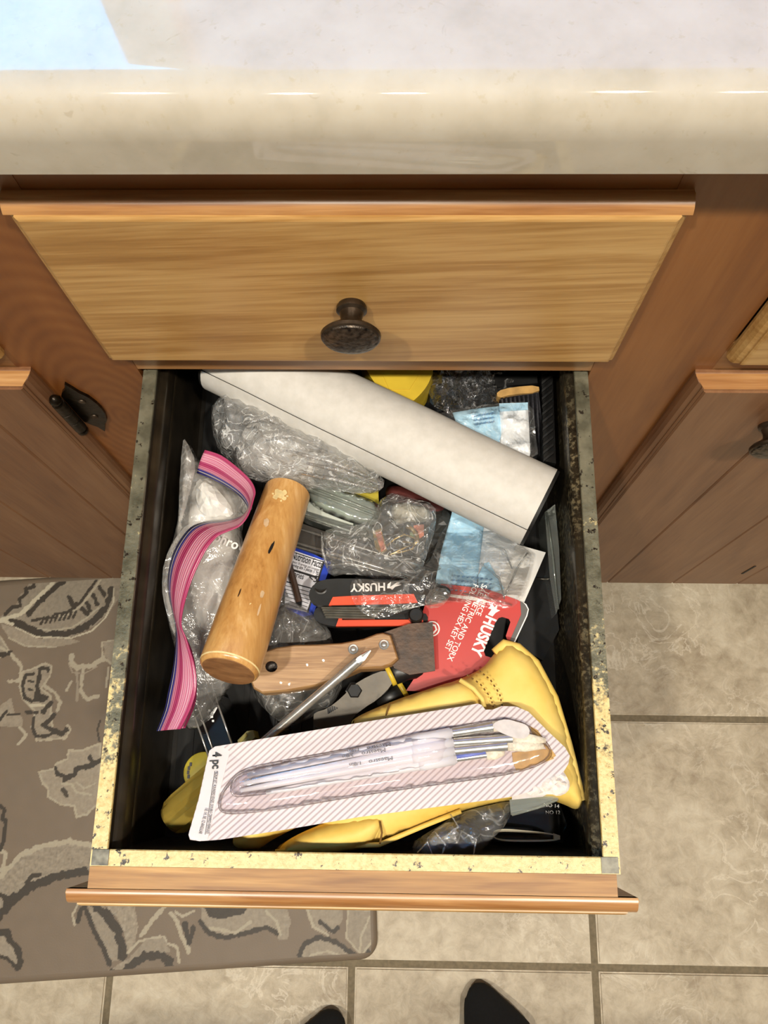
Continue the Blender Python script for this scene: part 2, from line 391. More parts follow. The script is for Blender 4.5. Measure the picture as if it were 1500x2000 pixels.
def leather():
    n = NT('yellow_leather'); co = n.coords(); k = n.noise(co, 24, 4, .6); k2 = n.noise(co, 420, 3, .6); k3 = n.noise(co, 60, 3)
    c = n.ramp(k, [(.3, S(222, 184, 84)), (.5, S(234, 200, 104)), (.7, S(240, 210, 122))])
    c = n.mix(n.ramp(k3, [(.66, (0, 0, 0, 1)), (.8, (.55, .55, .55, 1))]), c, S(186, 134, 50))
    n.set(color=c, rough=.55, spec=.35); n.bump(k2, .12, .0005); return n.m
M_leather = leather()
M_stitch = simple('dark_stitch', S(110, 78, 26), .8)
M_red = simple('red_card', S(184, 36, 26), .4, 0, .05, 30)
M_white = simple('white_print', S(236, 234, 230), .5, 0, .02)
M_greyprint = simple('grey_print', S(84, 82, 80), .5)
M_inkdark = simple('dark_print', S(44, 40, 46), .5)
M_ink = simple('black_print', S(18, 18, 22), .5)
M_orange = simple('orange_red_plastic', S(226, 78, 44), .4, 0, .06)
M_blue = simple('blue_card', S(24, 56, 170), .35)
M_label = simple('white_label', S(222, 222, 230), .4, 0, .03)
M_amber = None
def amber():
    n = NT('amber_plastic'); n.set(color=S(186, 160, 74), rough=.15, trans=.55, ior=1.3); n.b.inputs['Coat Weight'].default_value = .4; return n.m
M_amber = amber()
M_yellow = simple('yellow_plastic', S(206, 176, 52), .4, 0, .05)
M_yellowd = simple('dull_yellow_tin', S(176, 160, 52), .4, 0, .08)
M_olive = simple('olive_plastic', S(150, 138, 58), .35, 0, .1)
M_maroon = simple('maroon_pouch', S(92, 40, 36), .5, 0, .2)
M_cotton = simple('cotton_wad', S(196, 190, 172), .9, 0, .05, 80, .3, 200)
M_salmon = simple('salmon_enamel', S(218, 132, 104), .3, 0, .1, 300)
M_gold = simple('gold_metal', S(196, 164, 92), .3, .8, .15)
M_tan = simple('torn_card_tan', S(186, 146, 84), .7, 0, .12, 150, .3)
M_torn = simple('torn_paper', S(206, 198, 194), .8, 0, .05, 200, .4)
M_tornw = simple('torn_paper_white', S(226, 216, 206), .85, 0, .06, 250, .6, 400)
M_handlew = simple('clear_white_handle', S(218, 214, 218), .12, 0, .03, coat=.6)
M_bristle = simple('white_bristle', S(226, 214, 192), .6, 0, .1, 600)
M_sock = simple('black_sock', S(9, 9, 11), .95, 0, .2, 300, .3, 900)
M_brown = simple('dark_stick', S(62, 40, 26), .5, 0, .2)
M_loop = simple('beige_loop', S(186, 176, 148), .5, 0, .08)
M_pliers = simple('gunmetal', S(70, 64, 54), .42, .4, .12, 80, .1)
M_bristled = simple('dark_bristle', S(34, 34, 40), .6, 0, .35, 700)
M_wallp = simple('wall_paint', S(150, 140, 124), .9, 0, .02, 4)
M_ceil = simple('ceiling_paint', S(196, 192, 184), .9, 0, .01, 4)
def stripe_mat():
    n = NT('striped_card'); co = n.coords(rot=(0, 0, math.radians(48)))
    wv = n.add('ShaderNodeTexWave', wave_type='BANDS', bands_direction='X'); n.put(wv.inputs[0], co); wv.inputs['Scale'].default_value = 118.
    c = n.ramp(wv.outputs['Fac'], [(.5, S(208, 197, 197)), (.95, S(168, 150, 150))])
    n.set(color=c, rough=.5); return n.m
M_stripe = stripe_mat()
M_cardw = simple('white_card', S(210, 201, 200), .5, 0, .02)
def mask_mat(name, a, b):
    n = NT(name); co = n.coords(rot=(0, 0, .2)); k = n.noise(co, 300, 3, .6); n.set(color=n.ramp(k, [(.3, a), (.7, b)]), rough=.75, spec=.2)
    wv = n.add('ShaderNodeTexWave', wave_type='BANDS'); n.put(wv.inputs[0], co); wv.inputs['Scale'].default_value = 90
    n.bump(n.noise(co, 90, 3, .6, 1.5), .35, .001); return n.m
M_mask = mask_mat('blue_mask_fabric', S(172, 220, 248), S(194, 232, 252))
M_maskw = mask_mat('white_mask_fabric', S(236, 239, 242), S(246, 248, 250))
M_maskemb = mask_mat('mask_emboss', S(92, 142, 188), S(118, 164, 204))
def zip_mat():
    n = NT('pink_zip_strip'); tc = n.add('ShaderNodeTexCoord'); sx = n.add('ShaderNodeSeparateXYZ'); n.t.links.new(tc.outputs['UV'], sx.inputs[0])
    pk, pk2, lt, bl, gy = S(172, 62, 104), S(206, 116, 146), S(222, 160, 180), S(44, 46, 132), S(176, 168, 166)
    st = [(0, gy), (.03, bl), (.07, bl), (.10, gy), (.14, bl), (.175, bl), (.20, S(186, 130, 146)), (.30, pk2), (.36, pk), (.46, pk), (.50, pk2), (.54, lt), (.57, pk2),
          (.64, lt), (.67, pk2), (.74, lt), (.77, pk2), (.84, lt), (.87, pk), (1, pk)]
    c = n.ramp(sx.outputs[1], st); n.set(color=c, rough=.25, spec=.6)
    wv = n.math('SINE', n.math('MULTIPLY', sx.outputs[1], 90.)); n.bump(wv, .3, .0008); return n.m
M_zip = zip_mat()
def emission(name, c, s):
    n = NT(name); n.set(color=(*c, 1)); n.put(n.b.inputs['Emission Color'], (*c, 1)); n.b.inputs['Emission Strength'].default_value = s; return n.m
def pane_mat(): return film_mat('window_glass', haze=.01, wr=0, wscale=3, rough=.02, fres=.5)

# ------------------------------------------------------------------ setting: room, floor
floor = struct(box('floor', (-1.9, -2.4, -.06), (1.9, .7, -.0035), M_grout))
T = .311; GX, GY = .25183, -.17652
tb = bmesh.new(); bmesh.ops.create_cube(tb, size=1)
for v in tb.verts: v.co = Vector((v.co.x * (T - .0088), v.co.y * (T - .0088), v.co.z * .01 - .005))
bmesh.ops.bevel(tb, geom=[e for e in tb.edges if all(v.co.z > -.001 for v in e.verts)], offset=.0022, segments=2, affect='EDGES')
tme = bpy.data.meshes.new('floor_tile'); tb.to_mesh(tme); tb.free(); tme.materials.append(M_tile); tme.shade_smooth(); tme.set_sharp_from_angle(angle=.9)
for i in range(-6, 5):
    for j in range(-6, 2):
        o = bpy.data.objects.new('floor_tile', tme); COL.objects.link(o); o.parent = floor
        o.location = (GX + (i + .5) * T, GY + (j + .5) * T, random.uniform(-.0004, .0004))
struct(box('ceiling', (-1.9, -2.4, CEIL), (1.9, .7, CEIL + .05), M_ceil))
struct(box('wall_left', (-1.95, -2.4, 0), (-1.9, .7, CEIL), M_wallp))
struct(box('wall_right', (1.9, -2.4, 0), (1.95, .7, CEIL), M_wallp))
struct(box('wall_front', (-1.95, -2.45, 0), (1.95, -2.4, CEIL), M_wallp))
wb = struct(bpy.data.objects.new('wall_back', None)); COL.objects.link(wb)
WINS = [(-1.15, -.355), (-.31, 1.25)]; WZ0, WZ1 = 1.30, 2.2  # right-hand window is added, unseen, to give the counter a lavender reflection
for a, b in (((-1.95, .62, 0), (1.95, .7, WZ0)), ((-1.95, .62, WZ1), (1.95, .7, CEIL)), ((-1.95, .62, WZ0), (-1.15, .7, WZ1)), ((-.355, .62, WZ0), (-.31, .7, WZ1)), ((1.25, .62, WZ0), (1.95, .7, WZ1))):
    box('panel', a, b, M_wallp, wb)
for i_, (WX0, WX1) in enumerate(WINS):
    win = struct(bpy.data.objects.new('window_%d' % (i_ + 1), None)); COL.objects.link(win)
    for a, b in (((WX0, .63, WZ0), (WX0 + .03, .67, WZ1)), ((WX1 - .03, .63, WZ0), (WX1, .67, WZ1)), ((WX0, .63, WZ0), (WX1, .67, WZ0 + .03)), ((WX0, .63, WZ1 - .03), (WX1, .67, WZ1))):
        box('window_frame', a, b, M_ceil, win)
    box('pane', (WX0 + .03, .648, WZ0 + .03), (WX1 - .03, .652, WZ1 - .03), pane_mat(), win)
    if i_ == 1:
        n = NT('lavender_tint_blind'); tl = n.add('ShaderNodeBsdfTranslucent'); tl.inputs[0].default_value = (1, .36, .42, 1); n.t.links.new(tl.outputs[0], n.out.inputs[0])  # added blind, tinted so that its reflection turns the counter lavender
        box('added_blind', (WX0 + .01, .624, WZ0), (WX1 - .01, .6255, WZ1), n.m, win)
for i, ((x, y), pw) in enumerate(zip(LAMP_POS, LAMP_W)):
    ld = bpy.data.lights.new('ceiling_lamp', 'AREA'); ld.shape = 'DISK'; ld.size = .08; ld.energy = pw; ld.color = (1.0, .91, .77)
    lo = bpy.data.objects.new('ceiling_lamp', ld); COL.objects.link(lo); lo.location = (x, y, CEIL - .03)
    lo['kind'] = 'structure'

# ------------------------------------------------------------------ countertop
def extrude_x(name, prof, x0, x1, mat, parent=None, smooth=35):
    n = len(prof); vs = [(x0, y, z) for y, z in prof] + [(x1, y, z) for y, z in prof]
    fs = [(i, (i + 1) % n, n + (i + 1) % n, n + i) for i in range(n)] + [tuple(range(n))[::-1], tuple(range(n, 2 * n))]
    return mesh(name, vs, fs, mat, parent, smooth)
CB, CT, CFY, CR = .9176, .955, -.0242, .019
prof = [(.62, CB), (CFY + .001, CB), (CFY, CB + .0006)] + [(CFY + CR - CR * math.cos(a), CT - CR + CR * math.sin(a)) for a in [math.pi / 2 * k / 10 for k in range(11)]] + [(.62, CT)]
ct = extrude_x('countertop', prof[::-1], -1.3, 1.3, M_counter)
tag(ct, 'cream speckled countertop with rounded front edge above the cabinet', 'countertop')

# ------------------------------------------------------------------ base cabinet
cab = thing('base_cabinet', 'honey and orange-brown wooden kitchen base cabinet with drawers and doors', 'cabinet', (0, .3, 0))
def carc():
    bm = bmesh.new()
    for a, b in (((-.78, .019, .1), (-.76, .6, CB)), ((.70, .019, .1), (.72, .6, CB)), ((-.76, .58, .1), (.70, .6, CB)), ((-.76, .019, .1), (.70, .58, .116)), ((-.76, .07, 0), (.70, .09, .1)),
                 ((-.238, .019, .116), (-.226, .58, CB)), ((.176, .019, .116), (.188, .58, CB))):
        r = bmesh.ops.create_cube(bm, size=1)
        for v in r['verts']: v.co = Vector([(a[i] + b[i]) / 2 + v.co[i] * (b[i] - a[i]) for i in range(3)])
    me = bpy.data.meshes.new('body'); bm.to_mesh(me); bm.free(); return link('body', me, M_inside, cab)
carc()
box('stile', (-.256, 0, .1), (-.176, .019, CB), M_frame2, cab)
box('stile', (.124, 0, .1), (.202, .019, CB), M_frame, cab)
box('stile', (-.78, 0, .1), (-.70, .019, CB), M_frame, cab); box('stile', (.64, 0, .1), (.72, .019, CB), M_frame, cab)
M_toprail = wood('top_rail_wood', [(.25, S(112, 62, 24)), (.45, S(136, 80, 34)), (.6, S(147, 90, 40)), (.8, S(160, 103, 52))], 'X', .4, .12, 16, (5, 2, 0), streak=.15)
for x0, x1 in ((-.70, -.256), (-.176, .124), (.202, .64)):
    box('rail', (x0, .0004, .869), (x1, .019, CB), M_toprail, cab)
    box('rail', (x0, .0004, .6985), (x1, .019, .736), M_railw, cab)
    box('rail', (x0, .0004, .1), (x1, .019, .128), M_frame, cab)
def front(name, x0, x1, z0, z1, dy, mat, parent, k=1.):
    pr = [(.0062, 0), (.0066, -.0025), (.0058, -.0055), (.004, -.0082), (.0018, -.0095), (.0012, -.0097), (.0012, -.0108), (.0002, -.0116), (-.0008, -.012)]
    pr = [(o, y * k) for o, y in pr]; vs = []; fs = []
    for o, y in pr:
        vs += [(x0 - o, y + dy, z0 - o), (x1 + o, y + dy, z0 - o), (x1 + o, y + dy, z1 + o), (x0 - o, y + dy, z1 + o)]
    for i in range(len(pr) - 1):
        for k in range(4): fs.append((i * 4 + k, i * 4 + (k + 1) % 4, i * 4 + 4 + (k + 1) % 4, i * 4 + 4 + k))
    fs.append((3, 2, 1, 0)); n = len(pr) * 4 - 4; fs.append((n, n + 1, n + 2, n + 3))
    return mesh(name, vs, fs, mat, parent)
def knob(pos, parent, s=1.):
    x, y, z = pos; s = .88
    st = lathe_safe('knob', (x, y, z), (0, -1, 0), [(d_ * .86, r_) for d_, r_ in [(0, .0085 * s), (.002, .0095 * s), (.0045, .0095 * s), (.006, .0075 * s), (.010, .0066 * s), (.016, .0072 * s), (.0185, .0095 * s), (.0195, .0165 * s), (.0215, .0185 * s), (.0235, .0182 * s), (.0245, .0170 * s)]], M_bronze, parent, 36)
    return st
def knobface(pos, parent):
    x, y, z = pos
    return lathe_safe('knob_face', (x, y - .0209, z), (0, -1, 0), [(0, .0151), (.0010, .0146), (.0022, .0110), (.0027, .0055), (.0029, .001)], M_bronzeface, parent, 36)
# closed drawer, part of the cabinet
dr = front('drawer', -.17927, .1257, .734, .872, 0, M_drawer, cab)
box('drawer_back', (-.172, .0, .742), (.12, .05, .862), M_drawer2, dr)
def lip_strip(parent, x0, x1, z1, dy, k=1.):   # rounded darker top moulding of a front
    pr = [(0, .0064), (-.0025, .0068), (-.0055, .0060), (-.0082, .0042), (-.0096, .0020), (-.0099, .0012), (0, .0008)]; pr = [(y * k, o) for y, o in pr]
    vs = [(x0 - .0062 + (.0062 - o) * 0 - 0, y + dy, z1 + o) for y, o in pr] + [(x1 + .0062, y + dy, z1 + o) for y, o in pr]
    n = len(pr); fs = [(i, (i + 1) % n, n + (i + 1) % n, n + i) for i in range(n)] + [tuple(range(n))[::-1], tuple(range(n, 2 * n))]
    return mesh('moulding', vs, fs, M_drawer2, parent, 35)
lip_strip(dr, -.17927, .1257, .872, 0)
kp = PY(687, 596, -.012); knob((kp.x, -.012, kp.z), dr); knobface((kp.x, -.012, kp.z), dr)
# neighbouring drawers (mostly out of view) and plank doors
for x0, x1 in ((.2095, .62), (-.68, -.260)):
    d = front('drawer', x0, x1, .7305, .872, 0, M_drawer, cab); lip_strip(d, x0, x1, .872, 0)
    box('drawer_back', (x0 + .01, .0, .742), (x1 - .01, .05, .862), M_drawer2, d)
def door(x0, x1, grooves, z0=.126, z1=.6955):
    d = front('door', x0, x1, z0, z1, 0.0, M_door, cab)
    xs = [x0] + grooves + [x1]
    for a, b in zip(xs[:-1], xs[1:]):
        bm = bmesh.new(); r = bmesh.ops.create_cube(bm, size=1)
        A, B = (a + .0003, -.0135, z0 + .0006), (b - .0003, -.0100, z1 - .0006)
        for v in bm.verts: v.co = Vector([(A[i] + B[i]) / 2 + v.co[i] * (B[i] - A[i]) for i in range(3)])
        bmesh.ops.bevel(bm, geom=[e for e in bm.edges if abs(e.verts[0].co.z - e.verts[1].co.z) > .1 and e.verts[0].co.y < -.0116], offset=.0012, segments=1, affect='EDGES')
        me = bpy.data.meshes.new('plank'); bm.to_mesh(me); bm.free(); link('plank', me, M_door, d)
    mesh('moulding', [(x0 - .0062, 0, z1 + .0062), (x1 + .0062, 0, z1 + .0062), (x1 + .0062, -.0052, z1 + .0066), (x0 - .0062, -.0052, z1 + .0066), (x0, -.0118, z1 + .0012), (x1, -.0118, z1 + .0012)],
         [(0, 1, 2, 3), (3, 2, 5, 4), (0, 4, 5, 1), (0, 3, 4), (1, 5, 2)], M_drawer2, d)
    return d
d_r = door(.1975, .62, [.2690, .3525, .436, .52])
d_l = door(-.68, -.2525, [-.628, -.545, -.462, -.379, -.296])
kp = PY(1504, 826, -.012); knob((kp.x, -.012, kp.z), d_r); knobface((kp.x, -.012, kp.z), d_r)
cut = PY(1462, 1113, -.0136); box('slot', (cut.x - .0012, -.0142, cut.z - .02), (cut.x + .0012, -.0136, cut.z + .02), M_blackm, d_r)
# butterfly hinge on the left stile
hz0, hz1 = .600, .680
hp = [(-.2415, .617), (-.2415, .661), (-.2385, .667), (-.2345, .672), (-.2318, .680), (-.2290, .673), (-.2268, .666), (-.2228, .659), (-.2205, .648), (-.2200, .639), (-.2205, .630), (-.2228, .619), (-.2268, .612), (-.2290, .605), (-.2318, .597), (-.2345, .606), (-.2385, .611)]
vs = [(x, -.0022, z) for x, z in hp] + [(x, .0002, z) for x, z in hp]; n = len(hp)
hg = mesh('hinge', vs, [tuple(range(n)), tuple(range(n, 2 * n))[::-1]] + [(i, n + i, n + (i + 1) % n, (i + 1) % n) for i in range(n)], M_blackhinge, cab)
lathe_safe('barrel', (-.2432, -.0075, .617), (0, 0, 1), [(0, .0046), (.014, .0046), (.0142, .0038), (.0152, .0038), (.0154, .0046), (.029, .0046), (.0292, .0038), (.0302, .0038), (.0304, .0046), (.044, .0046)], M_blackhinge, hg, 16)
for z, s in ((.664, 1), (.614, -1)):
    lathe_safe('pin_tip', (-.2432, -.0075, z - s * .003), (0, 0, s), [(0, .002), (.002, .0038), (.005, .0044), (.008, .003), (.0095, .0008)], M_blackhinge, hg, 14)
for z in (.652, .626):
    lathe_safe('screw', (-.2300, -.0021, z), (0, -1, 0), [(0, .0030), (.0008, .0028), (.0014, .0014)], M_bronze, hg, 14)

# ------------------------------------------------------------------ the open drawer (part of the cabinet)
XL, XR, YF, YB, RZ, FZ = -.1738, .1234, -.3062, .15, .693, .566
od = box('drawer', (XL + .004, YF + .004, FZ - .004), (XR - .004, YB, FZ), M_dbox, cab)     # pan
def side(sgn, x):
    fl = [(0, 0), (.0086, 0), (.0092, -.0006), (.0092, -.0022)]
    vs = []; pr = [(0, -.002), (0, 0), (.0088, 0), (.0092, -.0006), (.0092, -.0020)]
    n = len(pr); vs = [(x + sgn * a, YF, RZ + b) for a, b in pr] + [(x + sgn * a, YB, RZ + b) for a, b in pr]
    f = [(i, i + 1, n + i + 1, n + i) for i in range(n - 1)] + [(n - 1, 0, n, 2 * n - 1), tuple(range(n))[::-1], tuple(range(n, 2 * n))]
    if sgn < 0: f = [k[::-1] for k in f]
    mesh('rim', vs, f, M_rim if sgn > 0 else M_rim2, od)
    pr = [(.001, -.002), (.0088, -.002), (.0070, -.0035), (.0070, -.0140), (.0085, -.0150), (.0112, -.0165), (.0118, -.0185), (.0118, -.0330), (.0112, -.0350), (.0088, -.0366), (.0084, -.0400),
          (.0096, -.0412), (.0096, -.0460), (.0078, -.0475), (.0078, FZ - RZ), (.001, FZ - RZ)]
    n = len(pr); vs = [(x + sgn * a, YF + .002, RZ + b) for a, b in pr] + [(x + sgn * a, YB, RZ + b) for a, b in pr]
    f = [(i, (i + 1) % n, n + (i + 1) % n, n + i) for i in range(n)] + [tuple(range(n))[::-1], tuple(range(n, 2 * n))]
    if sgn < 0: f = [k[::-1] for k in f]
    mesh('drawer_side', vs, f, M_dmetal if sgn < 0 else M_dsmooth, od, 50)
side(1, XL); side(-1, XR)
pr = [(YF, -.0024), (YF, 0), (YF + .0082, 0), (YF + .0088, -.0006), (YF + .0088, -.0024)]
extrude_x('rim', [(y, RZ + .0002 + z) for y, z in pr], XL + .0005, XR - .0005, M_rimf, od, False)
box('drawer_end', (XL + .002, YF + .0015, FZ), (XR - .002, YF + .0070, RZ - .002), M_dmetal, od)
box('drawer_end', (XL + .002, YB, FZ), (XR - .002, YB + .004, RZ - .004), M_dmetal, od)
for x0, x1 in ((XL + .001, XL + .0105), (XR - .0105, XR - .001)):    # silver corner clips
    box('corner_clip', (x0, YF + .0004, RZ - .001), (x1, YF + .0088, RZ + .0008), simple('clip_grey', S(104, 101, 88), .4, .3, .3, 160), od)
box('front_block', (-.1738, -.3185, .27), (.1212, -.3064, .6926), M_block, od)
fr = front('drawer_front', -.1790, .1258, .246, .6872, -.3180, M_drawer, od, .8)
lip_strip(od, -.1790, .1258, .6872, -.3180, .8)
knob((-.0265, -.3276, .482), od, .88); knobface((-.0265, -.3276, .482), od)

# ------------------------------------------------------------------ floor mat with its print
def kitchen_mat():
    c0 = P(738, 1873, .010); ex = (P(735, 1870, .01) - P(0, 1920, .01)).normalized(); ey = Vector((-ex.y, ex.x, 0)) ; ey = (ey + Vector((0, 1, 0)) * .6).normalized()
    ex0 = -ex
    W_, H_, r = .72, .53, .022
    def pt(a, b, z): q = Vector((c0.x, c0.y, 0)) + ex0 * a + ey * b; return Vector((q.x, q.y, z))
    out = []
    for cx, cy, a0 in ((r, r, 180), (W_ - r, r, 270), (W_ - r, H_ - r, 0), (r, H_ - r, 90)):
        for k in range(7):
            t = math.radians(a0 + k * 15); out.append((cx + r * math.cos(t), cy + r * math.sin(t)))
    e = thing('kitchen_mat', 'taupe cushioned floor mat printed with grey scrolling leaves under the drawer', 'mat', pt(W_ / 2, H_ / 2, 0))
    lv = [(0., .0), (-.0, .0), ]
    n = len(out); vs = []; cx, cy = W_ / 2, H_ / 2
    def sh(k): return [(cx + (x - cx) * (1 - k / cx), cy + (y - cy) * (1 - k / cy)) for x, y in out]
    rings = [(0, .0004), (0, .006), (.0015, .0085), (.006, .0100)]
    for k, z in rings: vs += [pt(x, y, z) for x, y in sh(k)]
    fs = [tuple(range(n)), tuple(range(n * 3, n * 4))[::-1]]
    for i in range(3):
        for k in range(n): fs.append((i * n + k, i * n + n + k, i * n + n + (k + 1) % n, i * n + (k + 1) % n))
    base = S(122, 107, 90)
    m = simple('mat_vinyl', base, .55, 0, .05, 9, .25, 500)
    o = mesh('mat_base', vs, fs, m, e, 50); bm = bmesh.new(); bm.from_mesh(o.data); bmesh.ops.recalc_face_normals(bm, faces=bm.faces); bm.to_mesh(o.data); bm.free()
    # printed layer: colours laid on a fine grid
    st = .0014; m0 = .008; nx = int((W_ - 2 * m0) / st); ny = int((H_ - 2 * m0) / st)
    A, B = np.meshgrid(m0 + np.arange(nx + 1) * st, m0 + np.arange(ny + 1) * st, indexing='ij')
    X = c0.x + ex0.x * A + ey.x * B; Y = c0.y + ex0.y * A + ey.y * B
    px = np.stack([X.ravel(), Y.ravel()], 1)
    jn = np.array([noise.noise(Vector((x * 170, y * 170, 0))) for x, y in px]); jm = np.array([noise.noise(Vector((x * 60, y * 60, 3))) for x, y in px])
    jt = np.array([noise.noise(Vector((x * 420, y * 420, 5))) for x, y in px])
    col = np.tile(np.array(base[:3]), (len(px), 1)) * (1 + .06 * jm[:, None])
    LT, MD, DK, PL = (np.array(S(*c)[:3]) for c in ((172, 162, 141), (144, 133, 116), (60, 52, 42), (192, 183, 160)))
    def wp(q): return np.array([(lambda p: (p.x, p.y))(P(u, v, .010)) for u, v in q])
    def line(q, w, c, closed=False, jag=1.):
        nonlocal col
        L = wp(q + [q[0]] if closed else q); d = np.full(len(px), 9.)
        for a, b in zip(L[:-1], L[1:]):
            ab = b - a; t = np.clip(((px - a) @ ab) / max(ab @ ab, 1e-12), 0, 1); d = np.minimum(d, np.hypot(*(px - a - t[:, None] * ab).T))
        h = w * (1.3 if c[0] < .1 else .85) / 2 / 1500.; k = d < h * (1 + jag * .55 * jn + .3 * jm)
        col[k] = c * (1 + .10 * jt[k][:, None])
    def area(q, c, edge=None, ew=6, tex=.16):
        nonlocal col
        L = wp(q); ins = np.zeros(len(px), bool); j = len(L) - 1; x, y = px[:, 0] + jn * .0012, px[:, 1] + jm * .0012
        for i in range(len(L)):
            k = ((L[i, 1] > y) != (L[j, 1] > y)) & (x < (L[j, 0] - L[i, 0]) * (y - L[i, 1]) / (L[j, 1] - L[i, 1] + 1e-12) + L[i, 0]); ins ^= k; j = i
        col[ins] = c * (1 + tex * jn[ins][:, None] + tex * jt[ins][:, None])
        if edge is not None: line(q, ew, edge, True)
    # the scrolls go on under the drawer and past the left edge of the frame
    def leaf(u, v, k, a, flip=1):
        c_, s_ = math.cos(a) * k, math.sin(a) * k
        T_ = lambda q: [(u + x * c_ - y * flip * s_, v + x * s_ + y * flip * c_) for x, y in q]
        area(T_([(0, 0), (30, -28), (75, -38), (120, -22), (150, 4), (118, 22), (70, 30), (28, 20)]), MD, LT, 5); line(T_([(4, 4), (40, 22), (84, 26), (128, 12), (146, 2)]), 10, DK)
        line(T_([(0, 0), (40, -6), (90, -8), (140, 0)]), 7, LT); line(T_([(20, -8), (46, -16), (92, -18)]), 6, DK); line(T_([(150, 4), (176, 20), (180, 48), (160, 56)]), 8, LT)
    for q in ((300, 1190, 1.1, .5, 1), (520, 1180, .9, 2.2, 1), (330, 1380, 1., 1.3, -1), (560, 1330, 1.1, .2, 1), (420, 1560, 1.1, -.6, 1), (640, 1500, .9, 2.6, -1), (300, 1650, .9, .4, -1), (590, 1660, .8, -.3, 1),
              (-120, 1230, 1., .3, 1), (-260, 1330, 1.1, 1.2, -1), (-130, 1480, 1., -.5, 1), (-330, 1560, 1., .4, 1), (-190, 1700, 1.1, .1, -1), (-380, 1760, .9, 1., 1), (-420, 1240, .9, .8, 1)): leaf(*q)
    # big leaf at the cabinet
    area([(-10, 1212), (12, 1195), (30, 1185), (40, 1160), (62, 1145), (68, 1130), (240, 1127), (238, 1160), (215, 1195), (185, 1222), (140, 1245), (80, 1243), (30, 1222)], MD, None)
    area([(60, 1132), (110, 1130), (60, 1190), (20, 1205), (40, 1175)], MD * .95)
    line([(10, 1200), (24, 1186), (40, 1183), (38, 1170), (52, 1160), (50, 1150), (66, 1146), (68, 1132), (86, 1132)], 6, DK)
    line([(0, 1212), (40, 1200), (62, 1178), (82, 1160), (100, 1142), (112, 1130)], 11, PL)
    line([(56, 1200), (72, 1182), (92, 1162), (108, 1146), (128, 1132)], 9, DK)
    line([(105, 1204), (135, 1200), (160, 1182), (178, 1158), (196, 1134)], 7, LT)
    line([(108, 1199), (132, 1196), (154, 1180), (172, 1156), (188, 1134)], 5, DK)
    line([(62, 1212), (84, 1208), (106, 1206)], 5, DK)
    for u in range(86, 150, 9): line([(u, 1206 - (u - 86) * .2), (u - 6, 1219 - (u - 86) * .2)], 4, DK)
    for a, b in (((160, 1188), (172, 1200)), ((170, 1178), (176, 1192)), ((182, 1162), (190, 1180)), ((194, 1146), (204, 1164)), ((136, 1168), (146, 1186))): line([a, b], 7, DK)
    line([(134, 1166), (140, 1182), (150, 1178)], 5, DK)
    line([(55, 1226), (100, 1232), (140, 1226), (168, 1208), (192, 1188)], 5, LT)
    line([(22, 1215), (44, 1220), (60, 1230), (84, 1239), (130, 1238), (164, 1226), (188, 1208), (204, 1190)], 11, DK)
    line([(208, 1184), (214, 1166), (218, 1150)], 9, DK)
    line([(30, 1226), (70, 1244), (140, 1246), (180, 1232), (206, 1206), (222, 1176), (222, 1150)], 4, PL)
    area([(0, 1218), (30, 1226), (70, 1246), (140, 1248), (158, 1254), (110, 1264), (50, 1262), (18, 1246)], MD * 1.12)
    line([(18, 1246), (50, 1262), (110, 1264)], 4, LT)
    line([(-8, 1212), (14, 1216), (24, 1220)], 8, PL)
    # pale scroll on the right
    line([(226, 1252), (200, 1254), (200, 1282), (216, 1296)], 5, LT); area([(202, 1256), (224, 1250), (218, 1294), (204, 1280)], MD * 1.1)
    line([(200, 1286), (180, 1300), (150, 1304), (140, 1296), (140, 1280)], 13, LT); line([(162, 1300), (160, 1325), (158, 1350), (170, 1366), (192, 1360)], 9, LT)
    line([(150, 1312), (152, 1345), (150, 1368)], 6, MD * 1.1)
    line([(134, 1296), (142, 1314), (164, 1316), (190, 1302)], 3, MD * 1.2); line([(212, 1305), (208, 1340)], 6, LT)
    # small dark flower
    area([(46, 1310), (60, 1308), (78, 1300), (88, 1296), (100, 1300), (98, 1320), (80, 1345), (100, 1360), (100, 1400), (104, 1430), (125, 1432), (132, 1415), (138, 1424), (128, 1442), (72, 1446), (62, 1420), (70, 1390), (46, 1365), (38, 1340)], MD * 1.1, LT, 5)
    line([(78, 1316), (78, 1306), (94, 1304), (94, 1312)], 5, DK); line([(66, 1316), (50, 1318), (44, 1340), (48, 1362), (62, 1370)], 5, DK)
    area([(70, 1345), (80, 1355), (98, 1360), (86, 1372), (64, 1370)], DK); line([(78, 1318), (72, 1340), (76, 1352)], 7, DK)
    line([(56, 1330), (66, 1332)], 4, DK); line([(56, 1346), (64, 1348)], 4, DK); line([(60, 1378), (86, 1378)], 7, PL)
    line([(100, 1372), (84, 1390)], 8, DK); line([(52, 1390), (60, 1392)], 7, DK); line([(68, 1390), (72, 1392)], 6, DK)
    line([(106, 1396), (96, 1408), (84, 1416), (108, 1428), (120, 1434), (130, 1424)], 7, DK); line([(66, 1402), (64, 1420), (70, 1438), (90, 1438), (104, 1432)], 5, DK)
    line([(-6, 1418), (10, 1395), (36, 1396)], 5, DK); area([(-8, 1385), (22, 1362), (28, 1392), (44, 1400), (44, 1420), (-8, 1418)], MD * 1.12); line([(-6, 1412), (14, 1388)], 5, DK); line([(14, 1396), (38, 1395)], 4, DK)
    line([(88, 1340), (106, 1352), (118, 1370), (112, 1390)], 8, LT, jag=1.6); line([(130, 1348), (140, 1332)], 7, LT)
    # pale leaf by the drawer side
    area([(76, 1508), (105, 1502), (110, 1492), (132, 1482), (134, 1466), (160, 1466), (196, 1452), (196, 1570), (184, 1575), (170, 1590), (150, 1596), (146, 1574), (120, 1572), (94, 1556), (94, 1540), (84, 1530)], MD * 1.16, LT, 5)
